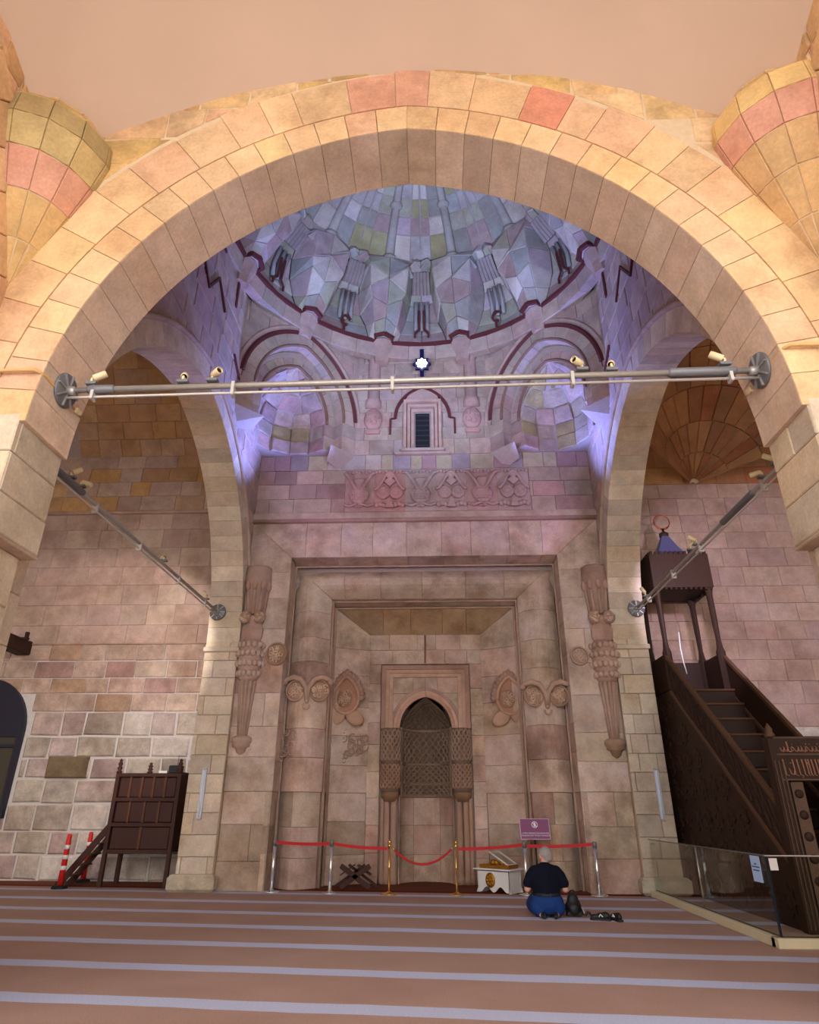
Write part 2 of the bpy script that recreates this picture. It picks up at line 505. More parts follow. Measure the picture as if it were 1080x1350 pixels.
def soften(pal, k):
    m = [sum(c[i] for c in pal)/len(pal) for i in range(3)]
    pal[:] = [tuple(c[i]*(1-k)+m[i]*k for i in range(3))+(1,) for c in pal]
def tone(pal, k, d):
    pal[:] = [tuple((c[i]*(1-d)+d*(0.3*c[0]+0.5*c[1]+0.2*c[2]))*k for i in range(3))+(1,) for c in pal]
for p in (P_FRONT, P_SOFF, P_MIH, P_LEFT, P_RIGHT, P_BAY): soften(p, 0.4)
for p in (P_MIHL, P_BAYP, P_VAULTL, P_VAULTR, P_FRONT_FILL): soften(p, 0.25)
tone(P_SOFF, 1.22, 0.1); tone(P_LEFTR, 1.12, 0.35); tone(P_PIL, 1.08, 0.1); tone(P_MIH, 1.18, 0.2); tone(P_MIHL, 1.1, 0.1)  # soffit palette raised to stand in for floor bounce
tone(P_DOME, 1.1, 0.1)
for p in (P_MIH, P_MIHL, P_LEFT, P_RIGHT, P_BAY, P_BAYP): tone(p, 1.0, 0.2)

XB = 3.86; XO = 4.53                # bay half width, outer side of the side arches
YF, YB = 4.75, 5.47                 # front arch
YP, YW, YQ = 13.2, 13.3, 14.9       # pilaster face, mihrab wall face, aisle qibla wall
ARF = Arch(3.40, 0.40, 4.5)         # front arch
ARS = Arch(3.60, 0.367, 4.5)        # side arches (run along y)
YS = 9.6                            # middle of the side arches

def struct(o): o['kind'] = 'structure'; return o

# ---- floor (carpet)
def carpet_mat():
    m, nt, b = new_mat('striped_carpet'); N = nt.nodes.new; L = nt.links.new
    g = N('ShaderNodeNewGeometry'); sp = N('ShaderNodeSeparateXYZ'); L(g.outputs['Position'], sp.inputs[0])
    def mt(op, a, bb=None, c=None):
        n = N('ShaderNodeMath'); n.operation = op
        for i, x in enumerate((a, bb, c)):
            if x is None: continue
            if isinstance(x, (int, float)): n.inputs[i].default_value = x
            else: L(x, n.inputs[i])
        return n.outputs[0]
    wob = N('ShaderNodeTexNoise'); wob.inputs['Scale'].default_value = 0.9; L(g.outputs['Position'], wob.inputs['Vector'])
    yy = mt('ADD', mt('ADD', sp.outputs['Y'], mt('MULTIPLY', sp.outputs['X'], 0.0817)), mt('MULTIPLY', mt('SUBTRACT', wob.outputs['Fac'], 0.5), 0.10))
    ph = mt('FRACT', mt('DIVIDE', mt('SUBTRACT', yy, 12.847+0.02-0.5*1.1704), 1.1704))   # stripe centre at 0.5
    d = mt('ABSOLUTE', mt('SUBTRACT', ph, 0.5))
    st = N('ShaderNodeMapRange'); st.inputs[1].default_value = 0.118; st.inputs[2].default_value = 0.108; L(d, st.inputs[0])
    nz = N('ShaderNodeTexNoise'); nz.inputs['Scale'].default_value = 60; nz.inputs['Detail'].default_value = 4; L(g.outputs['Position'], nz.inputs['Vector'])
    n2 = N('ShaderNodeTexNoise'); n2.inputs['Scale'].default_value = 1.3; n2.inputs['Detail'].default_value = 5; L(g.outputs['Position'], n2.inputs['Vector'])
    base = N('ShaderNodeMix'); base.data_type = 'RGBA'
    base.inputs[6].default_value = lin(176, 142, 128); base.inputs[7].default_value = lin(198, 166, 152)
    L(n2.outputs['Fac'], base.inputs[0])
    s2 = N('ShaderNodeMix'); s2.data_type = 'RGBA'; s2.inputs[7].default_value = lin(206, 212, 240)
    L(base.outputs[2], s2.inputs[6]); L(st.outputs[0], s2.inputs[0])
    # binding and the plain strip of carpet along the wall
    ed = N('ShaderNodeMapRange'); ed.inputs[1].default_value = 13.30; ed.inputs[2].default_value = 13.32; L(yy, ed.inputs[0])
    s3 = N('ShaderNodeMix'); s3.data_type = 'RGBA'; s3.inputs[7].default_value = lin(120, 72, 52)
    L(ed.outputs[0], s3.inputs[0]); L(s2.outputs[2], s3.inputs[6])
    e2 = N('ShaderNodeMapRange'); e2.inputs[1].default_value = 0.10; e2.inputs[2].default_value = 0.08
    L(mt('ABSOLUTE', mt('SUBTRACT', yy, 13.48)), e2.inputs[0])
    s4 = N('ShaderNodeMix'); s4.data_type = 'RGBA'; s4.inputs[7].default_value = lin(116, 34, 22)
    L(e2.outputs[0], s4.inputs[0]); L(s3.outputs[2], s4.inputs[6])
    fin = N('ShaderNodeMix'); fin.data_type = 'RGBA'; fin.blend_type = 'MULTIPLY'; fin.inputs[0].default_value = 0.35
    L(s4.outputs[2], fin.inputs[6]); L(nz.outputs['Fac'], fin.inputs[7])
    L(fin.outputs[2], b.inputs['Base Color'])
    b.inputs['Roughness'].default_value = 0.95; b.inputs['Specular IOR Level'].default_value = 0.1
    bp = N('ShaderNodeBump'); bp.inputs['Strength'].default_value = 0.4; bp.inputs['Distance'].default_value = 0.01
    L(nz.outputs['Fac'], bp.inputs['Height']); L(bp.outputs['Normal'], b.inputs['Normal'])
    return m
M_CARPET = carpet_mat()
fl = G(); fl.box(0, 5.5, -0.1, 26, 24, 0.2)
struct(fl.build('floor', M_CARPET))

# ---- backing of a wall pierced by a pointed arch
def arch_backing(name, arch, r, W0, W1, zlow, ztop, d0, d1, axis, x0, mat):
    n = 64
    cols = [(W0, zlow), (-(arch.a+r), zlow)]+[arch.pt(-1+2*i/n, r) for i in range(n+1)]+[(arch.a+r, zlow), (W1, zlow)]
    if axis == 'x': mk = lambda u, z, d: (x0+u, d, z)
    else: mk = lambda u, z, d: (d, x0+u, z)
    V = []; Fc = []
    for u, z in cols:
        V += [mk(u, z, d0), mk(u, ztop, d0), mk(u, z, d1), mk(u, ztop, d1)]
    for i in range(len(cols)-1):
        a, b = 4*i, 4*i+4
        if cols[i][0] == cols[i+1][0]:
            Fc.append((a, b, b+2, a+2)); continue
        Fc += [(a, b, b+1, a+1), (b+2, a+2, a+3, b+3), (a, a+2, b+2, b), (a+1, b+1, b+3, a+3)]
    e = 4*(len(cols)-1)
    Fc += [(0, 1, 3, 2), (e, e+2, e+3, e+1)]
    return struct(raw(name, V, Fc, mat))

# ================= front arch
w_front = arch_backing('wall_front', ARF, 0.02, -5.6, 5.6, 4.54, 13.2, YF+0.006, YB-0.02, 'x', 0, M_MORTAR)
N_V = 34
ts = [-1+2*i/N_V for i in range(N_V+1)]
for i in range(N_V):
    fn = lambda t, d: (ARF.pt(t)[0], d, ARF.pt(t)[1])
    patch(w_front, fn, ts[i], ts[i+1], YF+0.004, YB, M_ASH, pick(P_SOFF), nu=3, gap=0.004, bev=0.004, depth=0.385, name='voussoir', toward=(0, 5.1, 4))
    patch(w_front, lambda a, r: (ARF.pt(a, r)[0], YF-0.003, ARF.pt(a, r)[1]), ts[i], ts[i+1], -0.002, 0.385, M_ASH, pick(P_FRONT), nu=3, gap=0.006, bev=0.004, depth=0.006, name='ring_stone', toward=(0, 0, 5))  # facing over the voussoirs, so face and soffit carry separate lit tints
# proud outer ring of big blocks, jointed apart from the inner ring
t = -1.0
while t < 0.999:
    dt = rnd.uniform(0.055, 0.095)
    t2 = min(t+dt, 1.0)
    if 1-t2 < 0.05: t2 = 1.0
    top = rnd.uniform(0.96, 1.04)
    fn = lambda a, r: (ARF.pt(a, r)[0], YF-0.012, ARF.pt(a, r)[1])
    col = jit(lin(206, 140, 112), 0.02) if t <= 0.21 < t2 else (pick(P_FRONT) if rnd.random() > 0.1 else jit(lin(214, 164, 136), 0.03))
    patch(w_front, fn, t, t2, 0.385, top, M_ASH, col, nu=3, gap=0.007, bev=0.004, depth=0.02, name='ring_stone', toward=(0, 0, 5))
    t = t2
# spandrels of the front wall
plf = Plane((0, YF, 0), (1, 0, 0), (0, 0, 1))
ck = ARF.clipper(1.03)
courses(w_front, plf, -5.6, 5.6, rows(4.6, 9.6, 0.42, 0.2), (0.35, 0.75), P_FRONT_FILL, M_ROUGH, ck, gap=0.018, bev=0.012, depth=0.012, proud=0.004, rough=0.02)

# ================= nave vault and the wall arches beside it
S9 = lambda d: 1.1*(min(abs(d), 4.1)/3.62)**2.2
def vaultfn(x, y): return (x, y, 10.39-S9(x)-S9(y-1.13)+0.012*math.sin(3.1*x+1.2)+0.01*math.sin(5*x))
ceil = surf('ceiling', vaultfn, -4.1, 4.1, -2.5, YF+0.02, 40, 40, M_PLASTER, flip=True)
# slab above so that daylight cannot come through from overhead
sl = G(); sl.box(0, 4.5, 17.6, 26, 23, 0.3); struct(sl.build('roof', M_MORTAR_D))
for sg, nm in ((-1, 'wall_nave_left'), (1, 'wall_nave_right')):
    wn = arch_backing(nm, ARF, 0.02, -3.9, 3.62, 0.0, 11.5, sg*4.02, sg*4.72, 'y', 1.13, M_MORTAR)
    pln = Plane((-4.0, 1.13, 0), (0, 1, 0), (0, 0, 1)) if sg < 0 else Plane((4.0, 1.13, 0), (0, -1, 0), (0, 0, 1))
    n = 30
    for i in range(n):
        a, b = -1+2*i/n, -1+2*(i+1)/n
        yy = lambda t: 1.13+ARF.pt(t)[0]
        if max(yy(a), yy(b)) < 1.0: continue
        fn = lambda t, d: (sg*d, 1.13+ARF.pt(t)[0], ARF.pt(t)[1])
        patch(wn, fn, a, b, 4.005, 4.72, M_ASH, pick(P_SOFF), nu=2, gap=0.008, bev=0.008, depth=0.385, name='voussoir', toward=(sg*4, 1.13, 4))
        f2 = lambda t, r: (sg*3.98, 1.13+ARF.pt(t, r)[0], ARF.pt(t, r)[1])
        patch(wn, f2, a, b, 0.385, 1.0, M_ASH, pick(P_FRONT), nu=2, gap=0.012, bev=0.01, depth=0.06, name='ring_stone', toward=(0, 1.1, 5))
    ck2 = ARF.clipper(1.02)
    courses(wn, pln, *( (0.0, 3.62) if sg < 0 else (-3.62, 0.0)), rows(6.6, 9.6, 0.34, 0.3), (0.25, 0.55), P_FRONT_FILL, M_ROUGH, ck2, gap=0.02, bev=0.02, depth=0.03, rough=0.03)
    # polygonal trumpet corbel in the corner, courses of coloured stone
    cx, cy = sg*4.06, YF+0.05
    k = 1.1
    prof = [(0.04, 5.95), (0.26, 6.55), (0.46, 7.0), (0.62, 7.4), (0.72, 7.75), (0.70, 8.05), (0.52, 8.32), (0.2, 8.5)]
    cb = surf('trim_1' if sg < 0 else 'trim_2', lambda a, q: (lambda r, z: (cx-sg*r*math.cos(a), cy-r*math.sin(a), z))(*(lambda n, f: ((prof[n][0]*(1-f)+prof[n+1][0]*f)*k*0.975-0.006, prof[n][1]*(1-f)+prof[n+1][1]*f))(min(int(q), 6), q-min(int(q), 6))), -0.25, PI/2+0.25, 0.0, 7.0, 10, 7, M_MORTAR, flip=sg > 0)
    na = 5
    bands = [lin(214, 180, 124), lin(208, 172, 118), lin(212, 160, 134), lin(196, 172, 120), lin(176, 154, 108), lin(206, 176, 116), lin(204, 172, 128)]
    if sg > 0: bands = [lin(206, 170, 124), lin(210, 172, 122), lin(204, 168, 122), lin(212, 158, 134), lin(222, 188, 128), lin(226, 192, 132), lin(214, 178, 130)]
    for q in range(len(prof)-1):
        for j in range(na):
            a0, a1 = -0.25+(PI/2+0.5)*j/na, -0.25+(PI/2+0.5)*(j+1)/na
            def fn(u, v, q=q, a0=a0, a1=a1):
                r = (prof[q][0]*(1-v)+prof[q+1][0]*v)*k; z = prof[q][1]*(1-v)+prof[q+1][1]*v
                p = Vector((cx-sg*r*math.cos(a0), cy-r*math.sin(a0), z)); w = Vector((cx-sg*r*math.cos(a1), cy-r*math.sin(a1), z))
                return p*(1-u)+w*u
            patch(cb, fn, 0, 1, 0, 1, M_ASH, jit(bands[q], 0.05), gap=0.012, bev=0.006, depth=0.03, toward=(0, 0, 4), name='stone_block')

# ================= front piers
for sg, nm in ((-1, 'pier_left'), (1, 'pier_right')):
    g = G()
    g.box(sg*4.5, 5.12, 4.02, 2.04, 0.66, 1.10)          # impost block
    g.box(sg*4.55, 5.12, 1.74, 1.90, 0.62, 3.48)          # shaft
    g.box(sg*4.24, 5.70, 6.0, 0.56, 0.44, 12.0)           # springer of the side arch
    pr = struct(g.build(nm, M_MORTAR))
    def pier_faces(xi, z0, z1, h, yf, yb, wout):
        zs = rows(z0, z1, h)
        if sg < 0: pin = Plane((-xi, 0, 0), (0, 1, 0), (0, 0, 1)); ur = (yf, yb)
        else: pin = Plane((xi, 0, 0), (0, -1, 0), (0, 0, 1)); ur = (-yb, -yf)
        courses(pr, pin, ur[0], ur[1], zs, (0.7, 1.0), P_PIER, M_ASH, gap=0.008, bev=0.012, depth=0.06)
        pf = Plane((0, yf, 0), (1, 0, 0), (0, 0, 1))
        uf = (-xi-wout, -xi) if sg < 0 else (xi, xi+wout)
        courses(pr, pf, uf[0], uf[1], zs, (0.6, 0.9), P_PIER, M_ASH, gap=0.008, bev=0.012, depth=0.06)
    pier_faces(3.45, 3.47, 4.58, 0.36, YF+0.0, YB, 1.6)
    pier_faces(3.58, 0.0, 3.44, 0.5, YF+0.04, YB-0.04, 1.5)
    # soffit of the impost
    g2 = G(); g2.box(sg*4.25, 5.11, 3.455, 1.62, 0.74, 0.03, bev=0.01); g2.build('impost_underside', M_CARVE, pr, lin(190, 168, 148))

# ================= side arches of the mihrab bay
for sg, nm in ((-1, 'wall_left'), (1, 'wall_right')):
    ws = arch_backing(nm, ARS, 0.02, -4.13, 3.9, 0.0, 12.4, sg*(XB+0.02), sg*(XO-0.0), 'y', YS, M_MORTAR_D)
    n = 36
    for i in range(n):
        a, b = -1+2*i/n, -1+2*(i+1)/n
        fn = lambda t, d: (sg*d, YS+ARS.pt(t)[0], ARS.pt(t)[1])
        patch(ws, fn, a, b, XB-0.005, XO+0.02, M_ASH, pick(P_PIL), nu=2, gap=0.004, bev=0.005, depth=0.40, name='voussoir', toward=(sg*4.2, YS, 4))
    # bay side: roll on the extrados, coursed spandrel above
    rg = G(); rg.tube([(sg*(XB-0.01), YS+ARS.pt(-1+2*i/60, 0.42)[0], ARS.pt(-1+2*i/60, 0.42)[1]) for i in range(61)], 0.05, 6)
    rg.build('roll_moulding', M_CARVE, ws, lin(186, 164, 150))
    pb = Plane((-XB, YS, 0), (0, 1, 0), (0, 0, 1)) if sg < 0 else Plane((XB, YS, 0), (0, -1, 0), (0, 0, 1))
    us = (-4.1, 3.7) if sg < 0 else (-3.7, 4.1)
    courses(ws, pb, us[0], us[1], rows(4.6, 12.1, 0.46, 0.15), (0.45, 0.9), P_BAY, M_ASH, ARS.clipper(0.44), gap=0.012, bev=0.014, depth=0.04)
    ul = (-4.1, -3.62) if sg < 0 else (3.62, 4.1)
    courses(ws, pb, ul[0], ul[1], rows(0.0, 4.6, 0.46), (0.5, 0.9), P_PIL, M_ASH, None, depth=0.04)
    # red inlays on the spandrel
    def inlay(pts, r=0.05):
        gi = G(); gi.tube([(sg*(XB-0.005), y, z) for y, z in pts], r, 4, sq=True); gi.build('red_inlay', M_RED, ws)
    inlay([(8.3, 10.6), (8.9, 10.1), (9.3, 10.7), (9.8, 10.3)]); inlay([(8.3, 10.6), (8.5, 11.4), (9.4, 11.5)])
    inlay([(10.6, 9.9), (11.2, 9.55), (11.6, 9.9)]); inlay([(10.3, 10.9), (10.3, 11.9)])
    # pilaster (rear jamb of the side arch) that faces the nave
    gp = G(); gp.box(sg*(XB+XO)/2, (YP+YQ)/2+0.02, 2.3, XO-XB-0.02, YQ-YP, 4.6); gp.box(sg*(XB+XO)/2, YP-0.04, 0.11, 0.78, 0.2, 0.22, bev=0.03)
    pil = struct(gp.build('trim_3' if sg < 0 else 'trim_4', M_MORTAR))
    pp = Plane((0, YP, 0), (1, 0, 0), (0, 0, 1))
    uu = (-XO-0.02, -XB) if sg < 0 else (XB, XO+0.02)
    courses(pil, pp, uu[0], uu[1], rows(0.2, 4.52, 0.36, 0.12), (0.3, 0.72), P_PIL, M_ASH, gap=0.007, bev=0.01, depth=0.04)
    gb = G(); gb.box(sg*(XB+XO)/2, YP-0.02, 4.36, 0.74, 0.10, 0.10, bev=0.015); gb.build('string_course', M_CARVE, pil, lin(198, 184, 166))
    gb = G(); gb.box(sg*(XB+XO)/2-sg*-0.0, YP-0.06, 0.14, 0.86, 0.22, 0.28, bev=0.05); gb.build('plinth', M_ROUGH, pil, lin(190, 180, 160))

# ================= outer side walls and added cross partitions (they keep the daylight to the open end of the nave)
for sg, nm in ((-1, 'wall_outer_left'), (1, 'wall_outer_right')):
    g = G(); g.box(sg*11.6, 4.7, 6.6, 0.3, 21.4, 13.2); g.box(sg*8.6, 5.1, 10.6, 6.0, 0.6, 5.2)  # unseen cross partition, its lower edge set to dim the upper aisle walls
    struct(g.build(nm, M_MORTAR))
# ================= qibla wall of the bay above the mihrab
CY = 9.3; ZR = 12.1; RD = 3.85          # dome centre, springing, radius
g = G()
g.box(0, YW+0.35, 9.75, 7.8, 0.66, 5.0)
g.box(-2.06, 15.7, 4.9, 4.9, 0.5, 9.8); g.box(2.06, 15.7, 4.9, 4.9, 0.5, 9.8)
wq = struct(g.build('wall_qibla', M_MORTAR_D))
pq = Plane((0, YW, 0), (1, 0, 0), (0, 0, 1))
band = lambda poly: None if (min(p[0] for p in poly) > -1.95 and max(p[0] for p in poly) < 2.5) else poly
for zz in ((7.46, 7.86), (7.86, 8.24), (8.24, 8.6)):
    courses(wq, pq, -XB, -1.8, list(zz), (0.45, 0.95), P_BAYP, M_ASH, gap=0.008, depth=0.05)
    courses(wq, pq, 2.45, XB, list(zz), (0.45, 0.95), P_BAYP, M_ASH, gap=0.008, depth=0.05)
courses(wq, pq, -XB, XB, [8.6, 9.0], (0.25, 0.6), [lin(176, 168, 166), lin(160, 150, 158), lin(188, 176, 166), lin(168, 140, 146), lin(182, 172, 150)], M_ASH, gap=0.008, depth=0.05)
led = G(); led.prism([(-XB, 7.24), (XB, 7.24), (XB, 7.46), (-XB, 7.46)], YW-0.10, YW+0.1); led.build('ledge', M_CARVE, wq, lin(184, 164, 150))
led = G(); led.tube([(-XB, YW-0.09, 7.27), (XB, YW-0.09, 7.27)], 0.045, 8); led.build('ledge_roll', M_CARVE, wq, lin(168, 140, 128))
# window zone, x within +-1.6
WIN = (-0.17, 0.17, 9.15, 10.13)
def winclip(poly):
    cu = sum(p[0] for p in poly)/len(poly); cv = sum(p[1] for p in poly)/len(poly)
    if cv < 9.02 or cv > 10.5: return poly
    if abs(cu) < 0.62: return clip(poly, -1, 0, 0.42) if cu < -0.42 else (clip(poly, 1, 0, 0.42) if cu > 0.42 else None)
    return clip(poly, -1, 0, 0.42) if cu < 0 else clip(poly, 1, 0, 0.42)
courses(wq, pq, -1.62, 0.0, rows(9.0, 12.05, 0.38, 0.15), (0.3, 0.6), P_BAY, M_ASH, winclip, depth=0.05)
courses(wq, pq, 0.0, 1.62, rows(9.0, 12.05, 0.38, 0.15), (0.3, 0.6), P_BAY, M_ASH, winclip, depth=0.05)
wd = G(); wd.box(0, YW-0.004, 9.64, 0.34, 0.02, 0.98)
win = struct(wd.build('window_1', M_DARK))
wb = G()
for i in range(7): wb.box(0, YW-0.02, 9.22+i*0.14, 0.33, 0.02, 0.035)
wb.build('window_louvre', mat_plain('louvre_grey', lin(44, 44, 50), 0.6), win)
for k, (w, h0, h1, d) in enumerate(((0.24, 9.1, 10.20, 0.05), (0.33, 9.06, 10.32, 0.09), (0.42, 9.02, 10.44, 0.13))):
    fr = G(); th = 0.07
    fr.box(-w, YW-d/2, (h0+h1-th/2)/2, th, d, h1-th/2-h0); fr.box(w, YW-d/2, (h0+h1-th/2)/2, th, d, h1-th/2-h0); fr.box(0, YW-d/2, h1, 2*w+th, d, th)
    fr.build('window_surround', M_CARVE, win, jit(lin(186, 156, 144), 0.05))
fr = G(); fr.box(0, YW-0.08, 9.05, 1.0, 0.2, 0.07, bev=0.01); fr.box(0, YW-0.06, 8.98, 1.3, 0.14, 0.06, bev=0.01); fr.build('window_sill', M_CARVE, win, lin(180, 160, 152))
fr = G(); ah = Arch(0.40, 0.12, 10.44); pts = [(ah.pt(-1+2*i/16)[0], ah.pt(-1+2*i/16)[1]) for i in range(17)]
fr.prism(pts, YW-0.05, YW+0.05); fr.build('tympanum', M_CARVE, win, lin(178, 150, 140))
ah = Arch(0.66, 0.25, 10.0)
fr = G(); fr.tube([(ah.pt(-1+2*i/24)[0], YW-0.03, ah.pt(-1+2*i/24)[1]) for i in range(25)], 0.05, 4, sq=True)
fr.tube([(-0.66, YW-0.03, 10.0), (-0.78, YW-0.03, 9.98), (-0.78, YW-0.03, 9.55)], 0.03, 4, sq=True); fr.tube([(0.66, YW-0.03, 10.0), (0.78, YW-0.03, 9.98), (0.78, YW-0.03, 9.55)], 0.03, 4, sq=True)
fr.build('red_hood_moulding', M_RED, win)
# engaged columns with carved oval consoles
for sg in (-1, 1):
    c = G(); c.lathe([(0.20, 10.3), (0.19, 10.5), (0.15, 10.56), (0.15, 11.7), (0.2, 11.8), (0.22, 12.05)], 14, (sg*1.2, YW-0.02, 0))
    c.build('engaged_column', M_CARVE, wq, lin(180, 152, 146))
    c = G(); c.ball((sg*1.2, YW-0.02, 9.98), 0.27, 16, 10, 0.85, 0.4, 1.15)
    for q in range(5):
        a = q*2*PI/5
        c.tube([(sg*1.2+0.12*math.cos(a)+0.06*math.cos(b), YW-0.125, 9.98+0.15*math.sin(a)+0.07*math.sin(b)) for b in [i*PI/4 for i in range(8)]], 0.015, 4, closed=True)
    c.box(sg*1.2, YW-0.03, 9.62, 0.34, 0.12, 0.12, bev=0.02)
    c.build('oval_console', M_CARVE, wq, lin(182, 146, 140))
# carved relief band: vases and palmettes under linked loops
bd = empty('relief_band', (0.3, YW, 7.5), None, None); bd['kind'] = 'structure'
cols = [lin(188, 156, 148), lin(190, 150, 142), lin(180, 166, 160), lin(184, 162, 154), lin(186, 154, 146), lin(184, 162, 156)]
x0 = -1.83; wm = 0.71
for i in range(6):
    xa = x0+i*wm; xc = xa+wm/2; yb = YW-0.035
    s = G(); s.box(xc, YW+0.05, 8.04, wm-0.012, 0.08, 1.05, bev=0.006)
    slab = s.build('relief_slab', M_CARVE, bd, jit(cols[i], 0.04))
    m = G()
    if i % 2 == 0:   # vase
        m.lathe([(0.05, 7.60), (0.12, 7.64), (0.05, 7.69), (0.20, 7.80), (0.245, 7.95), (0.17, 8.1), (0.11, 8.16), (0.15, 8.3), (0.13, 8.34)], 14, (xc, yb, 0), sy=0.35)
        for a in range(7):
            for b in range(5):
                zx = xc-0.15+a*0.05; zz = 7.78+b*0.06
                m.ball((zx, yb-0.075, zz), 0.017, 6, 4)
        m.tube([(xc-0.34, yb-0.03, 7.68), (xc-0.2, yb-0.06, 7.62), (xc-0.05, yb-0.06, 7.68), (xc, yb-0.06, 7.62), (xc+0.05, yb-0.06, 7.68), (xc+0.2, yb-0.06, 7.62), (xc+0.34, yb-0.03, 7.68)], 0.03, 5)
    else:            # palmette
        m.ball((xc, yb, 8.42), 0.12, 12, 8, 1, 0.5, 0.8)
        m.ball((xc-0.15, yb, 7.98), 0.165, 14, 8, 1, 0.45, 1); m.ball((xc+0.15, yb, 7.98), 0.165, 14, 8, 1, 0.45, 1)
        m.prism([(xc-0.13, 8.24), (xc, 8.12), (xc+0.13, 8.24), (xc, 8.36)], yb-0.06, yb)
        m.prism([(xc-0.1, 7.58), (xc+0.1, 7.58), (xc, 7.84)], yb-0.07, yb)
        for sg in (-1, 1):
            for q in range(3): m.ball((xc+sg*(0.13+q*0.085), yb-0.01, 7.66+0.03*(q % 2)), 0.06, 8, 6, 1, 0.5, 1)
            for r in (0.05, 0.1): m.tube([(xc+sg*0.15+r*math.cos(b), yb-0.075+0.01*(r/0.1), 7.98+r*math.sin(b)) for b in [i2*PI/6 for i2 in range(12)]], 0.012, 4, closed=True)
    # linking strap: rises over the palmette, dips to the vase
    sgn = 1 if i % 2 == 0 else -1
    pts = []
    for k in range(13):
        u = k/12*2-1
        pts.append((xc+u*wm/2, yb-0.05, 8.26-0.22*math.cos(PI*u)*sgn))
    m.tube(pts, 0.036, 5)
    m.build('carved_motif', M_CARVE, bd, jit(cols[i], 0.05))
    m = G()
    for k in range(9): m.ball((xa+0.04+k*wm/9, yb-0.01, 8.5+0.02*(k % 2)), 0.045, 6, 4, 1, 0.4, 0.8)
    m.build('carved_frieze', M_CARVE, bd, jit(cols[i], 0.05))

